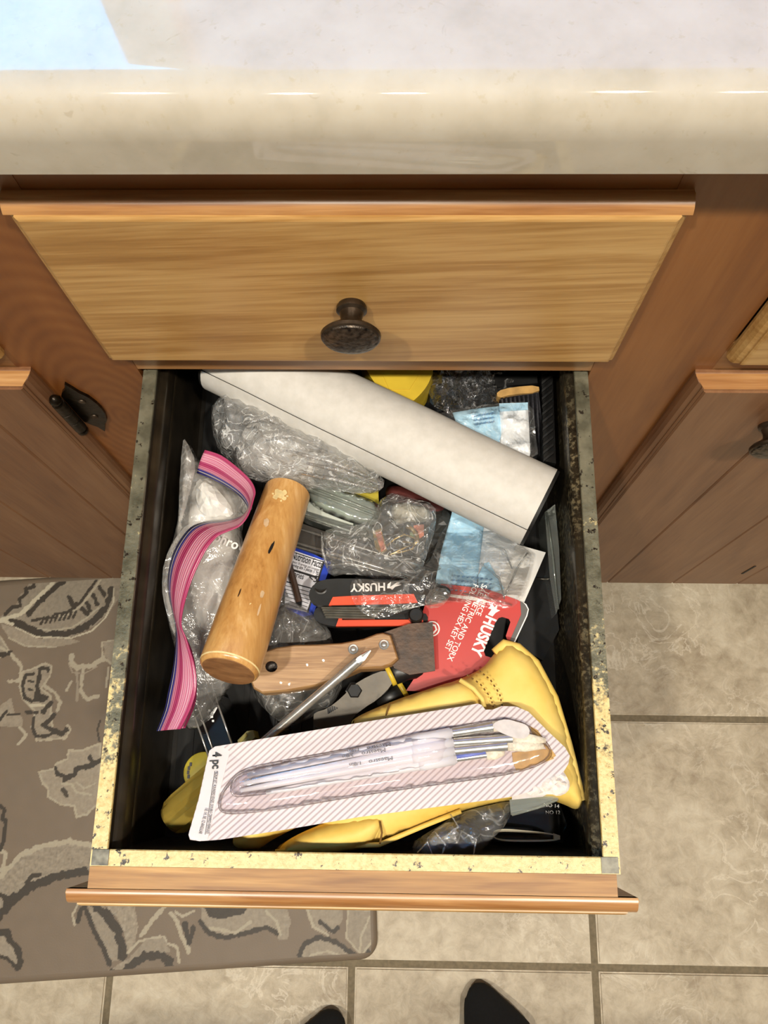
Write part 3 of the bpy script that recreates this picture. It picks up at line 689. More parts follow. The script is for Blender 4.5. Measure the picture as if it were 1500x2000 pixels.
    line([(108, 1500), (114, 1512), (124, 1516)], 6, DK); line([(126, 1522), (146, 1512), (148, 1502), (176, 1496), (196, 1484)], 8, DK); line([(176, 1478), (182, 1490)], 7, DK)
    line([(122, 1530), (140, 1532), (150, 1548), (180, 1552)], 5, LT); line([(150, 1528), (165, 1540), (186, 1530)], 4, LT); line([(124, 1544), (130, 1554)], 7, DK * 1.3)
    line([(196, 1408), (190, 1425), (194, 1448)], 3, DK * 1.3)
    # long leaf sweeping to lower left
    area([(-10, 1730), (20, 1690), (70, 1655), (130, 1640), (180, 1646), (180, 1700), (120, 1712), (60, 1735), (20, 1770), (-10, 1785)], MD * 1.05, None, tex=.3); line([(0, 1712), (40, 1672), (80, 1652), (140, 1643), (176, 1650)], 12, LT, jag=1.4)
    line([(2, 1785), (30, 1755), (60, 1732), (110, 1712), (166, 1702)], 13, DK); line([(52, 1724), (64, 1710), (78, 1708)], 6, DK); line([(-4, 1745), (16, 1758), (26, 1748)], 7, DK)
    line([(-5, 1800), (8, 1780), (10, 1765)], 8, DK)
    area([(-5, 1820), (16, 1822), (24, 1838), (38, 1860), (38, 1880), (30, 1890), (20, 1875), (-5, 1862)], MD * 1.1); line([(-4, 1822), (14, 1822), (22, 1838), (36, 1854), (40, 1876), (34, 1892)], 9, DK); line([(-4, 1866), (14, 1872), (30, 1888)], 5, DK)
    line([(-5, 1570), (8, 1580), (6, 1600), (12, 1602), (8, 1640), (0, 1660)], 6, DK)
    # leaves in front of the drawer
    area([(170, 1768), (200, 1768), (226, 1800), (238, 1840), (240, 1872), (214, 1880), (190, 1820)], MD * 1.05)
    line([(152, 1800), (158, 1776), (166, 1772), (176, 1800), (196, 1840), (214, 1882)], 7, DK); line([(146, 1806), (142, 1786), (152, 1768)], 6, LT)
    line([(184, 1768), (208, 1785), (228, 1812), (238, 1845), (240, 1868)], 13, DK)
    area([(206, 1768), (262, 1768), (270, 1810), (262, 1850), (250, 1860), (242, 1820), (226, 1790)], MD * 1.15, None, tex=.3)
    line([(276, 1826), (300, 1795), (322, 1770)], 11, LT); line([(250, 1860), (272, 1838), (320, 1828), (326, 1842), (346, 1850), (350, 1880)], 6, LT)
    area([(212, 1895), (250, 1872), (285, 1835), (320, 1832), (334, 1860), (300, 1865), (240, 1905), (216, 1912)], MD * 1.05)
    line([(222, 1906), (240, 1905), (256, 1886), (282, 1868), (316, 1866), (332, 1880), (330, 1898)], 12, DK); line([(216, 1902), (230, 1904)], 12, DK)
    line([(334, 1784), (346, 1800), (354, 1826), (366, 1850), (368, 1858)], 10, LT); line([(360, 1805), (370, 1840), (378, 1812)], 8, DK); line([(342, 1780), (356, 1790), (378, 1780)], 6, LT)
    area([(392, 1772), (520, 1772), (560, 1772), (568, 1800), (562, 1836), (545, 1836), (540, 1815), (500, 1812), (455, 1830), (415, 1822), (394, 1800)], MD * 1.1)
    area([(398, 1772), (482, 1772), (478, 1785), (430, 1795), (408, 1790)], DK); line([(392, 1800), (408, 1822), (440, 1832), (480, 1822), (520, 1812), (540, 1822)], 7, DK); line([(410, 1812), (460, 1822), (490, 1800)], 7, LT); line([(520, 1780), (540, 1800), (548, 1825)], 6, LT)
    area([(596, 1772), (670, 1772), (668, 1800), (650, 1824), (620, 1815), (604, 1798)], MD * 1.1); line([(600, 1775), (612, 1810), (640, 1826)], 6, LT); line([(625, 1800), (650, 1820), (660, 1812)], 6, DK)
    area([(680, 1775), (728, 1778), (726, 1840), (706, 1866), (676, 1830)], MD * 1.05, LT, 4); line([(722, 1790), (705, 1830), (702, 1864)], 5, LT)
    area([(586, 1890), (590, 1850), (622, 1832), (660, 1838), (700, 1866), (716, 1880), (690, 1892), (670, 1870), (640, 1864), (606, 1870), (600, 1894)], MD * 1.08); line([(590, 1893), (584, 1865), (596, 1842), (626, 1830), (660, 1842), (694, 1866), (716, 1878), (720, 1860)], 7, DK)
    line([(598, 1890), (606, 1866), (640, 1858), (672, 1868), (694, 1892)], 5, LT)
    I = np.arange((nx + 1) * (ny + 1)).reshape(nx + 1, ny + 1)
    q = np.stack([I[:-1, :-1], I[1:, :-1], I[1:, 1:], I[:-1, 1:]], -1).reshape(-1, 4)[:, ::-1]
    me = bpy.data.meshes.new('printed_layer'); nv = len(px); me.vertices.add(nv); me.vertices.foreach_set('co', np.column_stack([px - np.array([e.location.x, e.location.y]) * 0, np.full(nv, .0103)]).ravel())
    me.loops.add(q.size); me.loops.foreach_set('vertex_index', q.ravel().astype(np.int32)); me.polygons.add(len(q)); me.polygons.foreach_set('loop_start', np.arange(0, q.size, 4, dtype=np.int32)); me.update(calc_edges=True)
    ca = me.color_attributes.new('print', 'FLOAT_COLOR', 'POINT'); ca.data.foreach_set('color', np.column_stack([np.clip(col, 0, 1), np.ones(nv)]).ravel().astype(np.float32))
    n = NT('mat_print'); at = n.add('ShaderNodeAttribute', attribute_name='print'); n.set(color=at.outputs[0], rough=.55); n.bump(n.noise(n.coords(), 500, 2), .25, .0005)
    link('printed_layer', me, n.m, e)
kitchen_mat()

# ------------------------------------------------------------------ things in the drawer
# --- white roll with black inside
def roll():
    A, B = P(436, 691, .657), P(1052, 990, .657); ax = (B - A).normalized(); up = Vector((0, 0, 1)); up = (up - ax * up.dot(ax)).normalized(); sd = ax.cross(up)   # sd: towards the lower left of the picture or away
    if sd.y > 0: sd = -sd
    e = thing('sheet_roll', 'thick white sheet rolled up with black inner face, lying diagonally across the back', 'roll', (A + B) / 2)
    R = .0292; N = 90; turns = 2.35; pts = []
    for i in range(N + 1):
        t = turns * 2 * math.pi * i / N; r = R - .0016 * t / (2 * math.pi) * (1.2 if t > 6.28 else 1) - max(0, t - 6.6) * .0006
        a = math.radians(34) - t; pts.append((math.cos(a) * r, math.sin(a) * r * .95))
    def shell(o):
        k = []
        for i, (x, y) in enumerate(pts):
            L = math.hypot(x, y); k.append((x * (L - o) / L, y * (L - o) / L))
        return k
    def sheet(name, o1, o2, m, ends):
        a, b = shell(o1), shell(o2); n = len(a); ring = a + b[::-1]; vs = []; K = 8
        for j in range(K + 1):
            c = A + (B - A) * j / K + Vector((0, 0, .0006 * math.sin(j * 1.7)))
            if j in (0, K): c = c + ax * (ends if j == K else -ends)
            vs += [c + sd * x + up * y for x, y in ring]
        m_ = len(ring); fs = []
        for j in range(K):
            for i in range(m_): fs.append((j * m_ + i, j * m_ + (i + 1) % m_, (j + 1) * m_ + (i + 1) % m_, (j + 1) * m_ + i))
        for j in (0, K):
            for i in range(n - 1): f = (j * m_ + i, j * m_ + i + 1, j * m_ + 2 * n - 2 - i, j * m_ + 2 * n - 1 - i); fs.append(f if j else f[::-1])
        return mesh(name, vs, fs, m, e, 40)
    sheet('white_face', 0, .0005, M_roll, 0); sheet('black_lining', .0006, .0013, M_blackm, .0022)
roll()

# --- mallet
def mallet():
    b, t = P(446, 1311, .700), P(566, 948, .650); d = (t - b).normalized()
    e = thing('mallet', 'wooden-handled mallet with its head wrapped in clear plastic', 'mallet', (b + t) / 2)
    L = (t - b).length
    prof = [(0, .0163), (.0016, .0178), (.004, .0183), (.03, .0182), (.06, .0176), (.10, .0168), (L - .007, .0160)]
    lathe_safe('handle', b, d, prof, M_mallet, e, 40, 50)
    lathe_safe('butt_end', b - d * .0004, d, [(0, .0155), (.0008, .0164)], M_mend, e, 40)
    lathe_safe('butt_ring', b + d * .0004, d, [(0, .0164), (.0013, .0177), (.0028, .0183)], M_pale, e, 40)
    h0, h1 = P(476, 868, .640), P(626, 914, .640); hd = (h1 - h0).normalized(); HL = (h1 - h0).length
    lathe_safe('head', h0, hd, [(0, .014), (.002, .0172), (.006, .018), (HL - .006, .018), (HL - .002, .0172), (HL, .014)], M_rubber, e, 32)
    # bare patch, scar and specks on the handle
    def patch(name, u, v, ru, rv, m, seed, rot=0.):
        rng = random.Random(seed); vs = []; K = 14
        for k in range(K):
            a = 2 * math.pi * k / K; r = rng.uniform(.75, 1.15); x, y = math.cos(a) * ru * r, math.sin(a) * rv * r
            vs.append((u + x * math.cos(rot) - y * math.sin(rot), v + x * math.sin(rot) + y * math.cos(rot)))
        W = []
        for (uu, vv) in vs + [(u, v)]:
            dr = ray(uu, vv); o = CAMP - b; # ray / cylinder
            a_ = dr - d * dr.dot(d); c_ = o - d * o.dot(d); s0 = (CAMP + dr * 0)
            R = .0166 + (.0183 - .0166) * max(0, min(1, (vv - 950) / 350)) + .0003
            qa, qb, qc = a_.dot(a_), 2 * a_.dot(c_), c_.dot(c_) - R * R; D = max(0, qb * qb - 4 * qa * qc)
            W.append(CAMP + dr * ((-qb - math.sqrt(D)) / (2 * qa)))
        return mesh(name, W, [(K, k, (k + 1) % K) for k in range(K)], m, e)
    [patch('bare_patch', 547 + dx, 966 + dy, r1, r1 * .8, M_pale, 30 + k_) for k_, (dx, dy, r1) in enumerate(((0, 0, 10), (-9, 5, 6), (9, -4, 6), (-6, -7, 5), (8, 7, 5), (14, 3, 2.5), (-14, -2, 2.5), (2, 12, 2.5)))]; patch('scar', 530, 1070, 3, 16, M_ink, 4, .45); patch('scar', 468, 1157, 1.5, 9, M_brown, 5, .4)
    patch('bare_patch', 462, 1186, 9, 2, M_pale, 8, -.35); patch('bare_patch', 486, 1180, 6, 1.5, M_pale, 9, -.3); patch('pale_smear', 512, 1160, 4, 8, M_smear, 11, .3); patch('pale_smear', 506, 1192, 2, 14, M_smear, 12, .3); patch('pale_smear', 520, 1020, 6, 9, M_smear, 13, .3) 
mallet()

# --- crumpled clear bag round the mallet head
def headbag():
    e = thing('plastic_bag', 'crumpled clear plastic bag wrapped round the mallet head', 'bag', P(580, 880, .60))
    o1 = [(414, 806), (428, 785), (455, 778), (500, 786), (545, 806), (640, 855), (705, 900), (752, 935), (748, 958), (715, 968), (655, 952), (596, 952), (520, 947), (478, 930), (452, 905), (428, 882), (416, 848)]
    film('bag_film', o1, .636, M_filmh, e, 9, .030, 60, .010, 60, 4, 60)
    film('bag_fold', [(470, 930), (455, 895), (470, 850), (520, 830), (600, 850), (680, 900), (752, 940), (745, 962), (690, 965), (600, 955), (520, 948)], .646, M_filmh, e, 10, .024, 45, .010, 80, 9, 60)
    # twisted neck folds
    for k, (a, b, c) in enumerate([((600, 905), (660, 918), (740, 946)), ((590, 925), (660, 938), (735, 957)), ((560, 880), (640, 900), (720, 932)), ((520, 860), (570, 850), (640, 880)), ((470, 830), (520, 815), (575, 845))]):
        tube('crease', [P(*a, .674), P(*b, .677), P(*c, .668)], [.0009, .0014, .0008], M_filmc, e, 6, True)
headbag()

# --- zip bag
def zipbag():
    e = thing('zip_bag', 'translucent zip-top bag with wavy pink zipper strip, stuffed along the side', 'bag', P(400, 1150, .58))
    # contents first: pillow of white film packets seen through the bag body is its own thing
    body = [(362, 862), (372, 868), (390, 905), (470, 960), (500, 985), (470, 1020), (480, 1100), (470, 1200), (440, 1290), (462, 1330), (440, 1352), (405, 1420), (360, 1428), (345, 1380), (350, 1300), (330, 1220), (317, 1160), (318, 1100), (345, 1040), (352, 960)]
    zf = lambda u, v: .632 + .014 * math.sin(max(0, min(1, (v - 860) / 560)) * math.pi)
    pillow('bag_body', body, zf, .013, M_zipbag, e, 11, 50, .005, 70, 3, 1)
    # zipper band: paired edges (blue inner edge, pink outer edge) with heights
    prs = [((384, 924, .668), (400, 879, .682)), ((410, 935, .668), (432, 890, .683)), ((440, 950, .668), (465, 915, .684)), ((466, 968, .667), (488, 938, .685)), ((480, 985, .665), (497, 958, .686)), ((483, 996, .662), (494, 975, .687)),
           ((474, 1006, .662), (484, 1005, .690)), ((455, 1013, .664), (468, 1026, .690)), ((430, 1017, .667), (446, 1036, .690)), ((400, 1019, .668), (424, 1047, .690)), ((372, 1030, .668), (404, 1070, .690)), ((348, 1060, .668), (388, 1100, .688)),
           ((334, 1092, .667), (374, 1132, .686)), ((328, 1125, .666), (364, 1162, .685)), ((328, 1155, .666), (357, 1188, .685)), ((334, 1185, .666), (353, 1212, .685)), ((340, 1210, .667), (354, 1228, .685)), ((343, 1235, .668), (362, 1246, .684)),
           ((342, 1262, .668), (370, 1270, .683)), ((339, 1292, .668), (378, 1295, .682)), ((334, 1322, .667), (383, 1325, .680)), ((327, 1355, .665), (381, 1355, .678)), ((320, 1388, .662), (370, 1388, .675)), ((305, 1428, .658), (352, 1424, .671))]
    pa = [P(*a) for a, b in prs]; pb = [P(*b) for a, b in prs]
    def spline(q, k=4):
        out = []
        for i in range(len(q) - 1):
            p0, p1, p2, p3 = q[max(i - 1, 0)], q[i], q[i + 1], q[min(i + 2, len(q) - 1)]
            for j in range(k):
                t = j / k; out.append(.5 * ((2 * p1) + (p2 - p0) * t + (2 * p0 - 5 * p1 + 4 * p2 - p3) * t * t + (3 * p1 - p0 - 3 * p2 + p3) * t ** 3))
        return out + [q[-1]]
    pa, pb = spline(pa), spline(pb); K = 8; vs = []; uv = []; fs = []
    for i, (a, b) in enumerate(zip(pa, pb)):
        for k in range(K + 1):
            s = k / K; vs.append(a + (b - a) * s + Vector((0, 0, .0016 * math.sin(s * math.pi)))); uv.append((i / len(pa), s))
    for i in range(len(pa) - 1):
        for k in range(K): fs.append((i * (K + 1) + k, (i + 1) * (K + 1) + k, (i + 1) * (K + 1) + k + 1, i * (K + 1) + k + 1))
    o = mesh('zipper_strip', vs, fs, M_zip, e, True); o['label'] = 'pink zipper strip with a blue seal line'
    l = o.data.uv_layers.new(name='uv')
    for p in o.data.polygons:
        for li in p.loop_indices: l.data[li].uv = uv[o.data.loops[li].vertex_index]
    m = o.modifiers.new('t', 'SOLIDIFY'); m.thickness = .0007
    # second lip at the lower end and the bag skirt outside the zip
    q = [((342, 1236, .662), (356, 1232, .672)), ((356, 1275, .660), (375, 1270, .672)), ((362, 1320, .658), (384, 1320, .670)), ((352, 1370, .656), (382, 1372, .668)), ((335, 1425, .652), (362, 1422, .664))]
    qa, qb = spline([P(*a) for a, b in q]), spline([P(*b) for a, b in q]); vs = [v for a, b in zip(qa, qb) for v in (a, (a + b) / 2 + Vector((0, 0, .001)), b)]; fs = []
    for i in range(len(qa) - 1):
        for k in range(2): fs.append((3 * i + k, 3 * i + 3 + k, 3 * i + 4 + k, 3 * i + k + 1))
    o2 = mesh('zipper_strip', vs, fs, M_zip, e, True); l = o2.data.uv_layers.new(name='uv')
    for p in o2.data.polygons:
        for li in p.loop_indices: vi = o2.data.loops[li].vertex_index; l.data[li].uv = (0, .1 + .45 * (vi % 3))
    film('bag_skirt', [(352, 1035), (380, 1018), (400, 1022), (345, 1080), (330, 1130), (332, 1180), (345, 1230), (340, 1240), (322, 1185), (316, 1150), (320, 1095)], .664, M_zipbag, e, 9, 0, 20, .002, 60, 5)
    film('bag_corner', [(357, 862), (363, 858), (385, 905), (372, 960), (350, 1040), (350, 960)], .675, M_zipbag, e, 9, .002, 20, .003, 70, 6)
    pk = thing('foil_packet', 'white crinkled packet with white lettering inside the zip bag', 'packet', P(430, 1080, .58))
    pillow('pouch', [(395, 930), (440, 945), (470, 1010), (465, 1100), (455, 1180), (420, 1240), (385, 1230), (372, 1160), (365, 1050), (372, 960)], .632, .011, simple('crinkled_white', S(243, 240, 234), .35, 0, .05, 60, .8, 90, coat=.3), pk, 8, 30, .008, 75, 5, 1, .6, 50)
    lettering('phro', P(417, 1056, .6675), P(462, 1074, .6675), M_white, pk, h=.0065, bold=.02)
    zp = thing('white_wad', 'bright white crumpled paper tucked in the zip bag mouth', 'paper', P(420, 980, .60))
    film('sheet', [(385, 935), (410, 940), (450, 985), (458, 1010), (430, 1012), (395, 1008), (382, 970)], .655, simple('bright_paper', S(228, 226, 220), .5, 0, .03), zp, 8, .004, 20, .006, 90, 12)
zipbag()

# --- scraper knife
def scraper():
    e = thing('scraper_knife', 'old wooden-handled scraper with rivets, hanging hole and rusty blade', 'scraper', P(640, 1290, .60))
    z = plane3((500, 1310, .655), (760, 1265, .660), (640, 1345, .655))
    out = [(490, 1300), (509, 1273), (540, 1263), (576, 1258), (620, 1257), (667, 1254), (709, 1246), (735, 1236), (748, 1234), (764, 1239), (772, 1262), (779, 1286), (766, 1298), (747, 1305), (704, 1307), (660, 1326), (616, 1341), (560, 1351), (512, 1355), (494, 1345), (488, 1330)]
    hole = [(530 + 12 * math.cos(a), 1302 + 11 * math.sin(a)) for a in [2 * math.pi * k / 14 for k in range(14)]]
    # grips with rounded edges: stacked outlines
    def off(k):
        cx = sum(p[0] for p in out) / len(out); cy = sum(p[1] for p in out) / len(out); r = []
        for i, p in enumerate(out):
            a, b = out[i - 1], out[(i + 1) % len(out)]; tx, ty = b[0] - a[0], b[1] - a[1]; L = math.hypot(tx, ty); r.append((p[0] - ty / L * k, p[1] + tx / L * k))
        return r
    rs = [(4.5, 0), (2.2, .0008), (.7, .0022), (0, .0045), (0, .016)]
    vs = []; fs = []; n = len(out)
    for k, dz in rs: vs += [P(u, v, z(u, v)) - Vector((0, 0, dz)) for u, v in off(k)]
    for i in range(len(rs) - 1):
        for k in range(n): fs.append((i * n + k, (i + 1) * n + k, (i + 1) * n + (k + 1) % n, i * n + (k + 1) % n))
    o = mesh('handle_edge', vs, fs, M_oldwood, e, 50)
    V, F, B = fill(off(4.5), None, hole=hole); W = [P(u, v, z(u, v)) for u, v in V]; F = up_faces(W, F); mesh('handle', W, F, M_oldwood, e)
    hv = [P(u, v, z(u, v)) for u, v in hole]; m = len(hv); mesh('hanging_hole', hv + [p - Vector((0, 0, .014)) for p in hv], [(k, (k + 1) % m, m + (k + 1) % m, m + k) for k in range(m)] + [tuple(range(m, 2 * m))], M_brown, e)
    for u, v in ((690, 1268), (750, 1259)):
        p = P(u, v, z(u, v)); lathe_safe('rivet', p - Vector((0, 0, .001)), (0, 0, 1), [(0, .0034), (.0014, .0034), (.0017, .0030), (.0016, .0021), (.0022, .0017), (.0025, .0008)], M_chrome, e, 18)
    slab('blade', [(735, 1240), (800, 1218), (845, 1215), (850, 1310), (800, 1318), (770, 1305)], lambda u, v: z(u, v) - .007, .0016, M_blade, e)
    for u, v in ((600, 1298), (632, 1290), (548, 1333), (565, 1336)):
        q = [(u + 3 * math.cos(a) * random.uniform(.6, 1.3), v + 3 * math.sin(a) * random.uniform(.6, 1.3)) for a in [k * .9 for k in range(7)]]; slab('paint_fleck', q, lambda u, v: z(u, v) + .0003, .0003, M_white, e)
scraper()

# --- screwdriver
def screwdriver():
    tip, q = P(724, 1270, .675), P(525, 1443, .655); d = (q - tip).normalized()
    end = P(333, 1604, .632)
    L = (end - tip).length; d = (end - tip).normalized()
    e = thing('screwdriver', 'cross-head screwdriver with bright shaft and yellow translucent fluted handle', 'screwdriver', (tip + end) / 2)
    hl = .072
    lathe_safe('shaft', tip + d * .0105, d, [(0, .0030), (L - hl - .006, .0030)], M_chrome, e, 20)
    # cross tip
    vs = []; fs = []; ax = d; ref = Vector((0, 0, 1)); a = (ref - ax * ref.dot(ax)).normalized(); b = ax.cross(a); n = 24
    st = [(0, .0006, .3), (.002, .0014, .45), (.006, .0027, .45), (.0085, .0031, .25), (.0110, .0030, 0)]
    for t, r, fl in st:
        for k in range(n):
            th = 2 * math.pi * k / n; rr = r * (1 - fl * (abs(math.sin(2 * th)) ** .8)); vs.append(tip + ax * t + (a * math.cos(th + .5) + b * math.sin(th + .5)) * rr)
    for i in range(len(st) - 1):
        for k in range(n): fs.append((i * n + k, i * n + (k + 1) % n, (i + 1) * n + (k + 1) % n, (i + 1) * n + k))
    fs.append(tuple(range(n))[::-1]); mesh('cross_tip', vs, fs, M_chrome, e, 30)
    pts = []; rad = []
    for t, r in [(0, .006), (.003, .0085), (.008, .009), (.012, .0082), (.016, .0105), (.022, .0128), (.06, .0128), (.067, .0120), (.071, .0095), (.0725, .006), (.073, .001)]:
        pts.append(end - d * (hl - t)); rad.append(r)
    tube('handle', pts, rad, M_amber, e, 48, 50, fn=lambda t, i: 1 - (.24 * max(0, math.cos(6 * t)) ** 1.5 if 3 < i < 8 else 0))
    tube('core', [end - d * hl, end - d * .02], [.003, .003], M_steelgrey, e, 12)
screwdriver()

# --- pliers
def pliers():
    e = thing('slip_joint_pliers', 'dark grey slip-joint pliers with black grips and yellow bands', 'pliers', P(700, 1370, .58))
    slab('jaw', chaikin([(612, 1400), (614, 1392), (640, 1384), (668, 1362), (690, 1338), (720, 1320), (752, 1308), (772, 1318), (764, 1340), (738, 1366), (712, 1382), (690, 1400), (680, 1420), (614, 1425)], 1), plane3((612, 1400, .640), (770, 1315, .650), (690, 1400, .642)), .008, M_pliers, e)
    slab('lower_jaw', [(612, 1402), (680, 1402), (700, 1392), (705, 1420), (690, 1440), (612, 1440)], .630, .008, M_pliers, e)
    for k in range(6):
        u = 640 + k * 4.2; v = 1386 - k * 2.2; slab('jaw_tooth', [(u - 1.3, v - 2), (u + 1.8, v - 4), (u + 3, v + 7), (u, v + 8)], .6425, .003, M_ink, e)
    p = P(693, 1350, .642); lathe_safe('pivot_bolt', p, (0, 0, 1), [(0, .0062), (.0015, .0062), (.0017, .0050), (.0042, .0050), (.0048, .0042)], M_black, e, 6, False)
    tube('grip', [P(752, 1322, .643), P(790, 1305, .642), P(830, 1298, .636), P(880, 1300, .622)], [.0075, .0085, .0085, .008], M_black, e, 14, True, .7)
    tube('grip', [P(735, 1372, .630), P(780, 1352, .628), P(830, 1345, .620)], [.007, .008, .008], M_black, e, 14, True, .7)
    tube('yellow_band', [P(757, 1318, .645), P(765, 1314, .645)], [.0082, .0084], M_yellow, e, 16, True, .75)
    tube('yellow_band', [P(781, 1347, .630), P(789, 1342, .630)], [.0078, .0078], M_yellow, e, 16, True, .75)
pliers()

# --- folding hex key set
def hexset():
    e = thing('folding_hex_key_set', 'black and orange-red folding hex key set with steel keys, lettering upside down', 'hex key set', P(735, 1175, .60))
    zA = plane3((602, 1155, .668), (875, 1155, .668), (700, 1180, .664))
    slab('side_plate', chaikin([(602, 1168), (606, 1148), (622, 1135), (645, 1130), (700, 1130), (780, 1133), (850, 1140), (876, 1146), (882, 1158), (872, 1172), (830, 1181), (640, 1183), (614, 1182)], 1), zA, .006, M_black, e)
    slab('orange_edge', [(642, 1182), (650, 1166), (700, 1163), (808, 1160), (816, 1177), (760, 1180)], lambda u, v: zA(u, v) + .0012, .004, M_orange, e)
    slab('side_plate', chaikin([(612, 1195), (622, 1184), (660, 1186), (830, 1195), (838, 1210), (826, 1221), (660, 1225), (626, 1218), (614, 1208)], 1), .646, .008, M_black, e)
    slab('orange_edge', [(656, 1223), (660, 1212), (663, 1204), (668, 1203), (668, 1211), (826, 1210), (828, 1222), (760, 1222)], .6495, .004, M_orange, e)
    for k in range(5):
        v = 1186.5 + k * 4.6; tube('hex_key', [P(628 + k * 2, v - 1, .657 - k * .001), P(756 - k * 6 if k else 820, v + 1, .657 - k * .001)], [.0013, .0013], M_steelgrey, e, 6, False)
    for k in range(2):
        tube('hex_key', [P(760, 1187 + k * 8, .655), P(806, 1184 + k * 8, .655)], [.0017, .0017], M_black, e, 6, False)
    p = P(627, 1148, .6675); lathe_safe('pivot_screw', p, (0, 0, 1), [(0, .0046), (.0012, .0046), (.0016, .0036), (.0012, .003), (.0012, .0016)], M_black, e, 20)
    lathe_safe('post', P(812, 1205, .650), (0, 0, 1), [(0, .005), (.008, .005), (.009, .004)], M_black, e, 16)
    LQ = lambda u, v: P(u, v, zA(u, v) + .0012)
    lettering('HUSKY', LQ(752, 1139), LQ(684, 1141), M_white, e, h=.0052, bold=.03)
    slab('emblem', [(757, 1141), (764, 1136), (762, 1146), (776, 1137), (782, 1139), (772, 1141), (784, 1142), (772, 1146), (766, 1152), (762, 1149), (756, 1149)], lambda u, v: zA(u, v) + .0014, .0003, M_white, e)
hexset()

# --- red card
def redcard():
    e = thing('red_backing_card', 'red backing card with white lettering, hexagon icon and hanging hole', 'card', P(910, 1250, .60))
    zf = plane3((800, 1345, .640), (1030, 1185, .652), (830, 1200, .645))
    hole = [(967, 1217), (974, 1207), (981, 1205), (994, 1209), (997, 1215), (988, 1242), (993, 1256), (975, 1285), (958, 1284), (948, 1281), (945, 1272), (949, 1260)]
    slab('card', [(826, 1194), (835, 1165), (862, 1140), (950, 1150), (1012, 1172), (1024, 1181), (1026, 1192), (990, 1268), (965, 1330), (935, 1345), (860, 1352), (793, 1349), (838, 1281)], zf, .0006, M_red, e, hole)
    g = lambda u, v: zf(u, v) + .0003
    slab('grey_border', [(1016, 1174), (1026, 1180), (1031, 1190), (1028, 1202), (1000, 1262), (993, 1258), (1018, 1200)], g, .0009, M_greyprint, e)
    slab('white_edge', [(1020, 1175), (1028, 1180), (1033, 1190), (1030, 1203), (1002, 1263), (1000, 1262), (1028, 1202), (1031, 1190), (1026, 1181)], lambda u, v: zf(u, v) + .0005, .0009, M_white, e)
    Q = lambda u, v: P(u, v, zf(u, v) + .0002)
    lettering('HUSKY', Q(950, 1202), Q(919, 1276), M_white, e, h=.0075, bold=.035)
    lettering('14 PIECE', Q(946, 1155), Q(929, 1200), M_white, e, h=.0036, bold=.01)
    lettering('SAE, METRIC AND TORX', Q(942, 1140), Q(873, 1288), M_white, e, h=.0037, bold=.01)
    lettering('FOLDING HEX KEY SET', Q(925, 1140), Q(868, 1268), M_white, e, h=.0037, bold=.01)
    slab('emblem', [(953, 1200), (960, 1190), (953, 1188), (962, 1180), (966, 1186), (972, 1180), (970, 1190), (977, 1192), (968, 1197), (962, 1204)], lambda u, v: zf(u, v) + .0007, .0004, M_white, e)
    c = (844, 1228); ring = [(c[0] + 15 * math.cos(a), c[1] + 15 * math.sin(a)) for a in [2 * math.pi * k / 28 for k in range(28)]]
    slab('icon_disc', ring, g, .0003, M_white, e)
    ring = [(c[0] + 12.6 * math.cos(a), c[1] + 12.6 * math.sin(a)) for a in [2 * math.pi * k / 28 for k in range(28)]]; slab('icon_ring', ring, lambda u, v: zf(u, v) + .0006, .0003, M_red, e)
    hx = lambda r: [(c[0] + r * math.cos(a), c[1] + r * math.sin(a)) for a in [.2 + math.pi / 3 * k for k in range(6)]]
    slab('icon_hexagon', hx(10.5), lambda u, v: zf(u, v) + .0009, .0003, M_white, e); slab('icon_centre', hx(6.8), lambda u, v: zf(u, v) + .0012, .0003, M_red, e)
redcard()

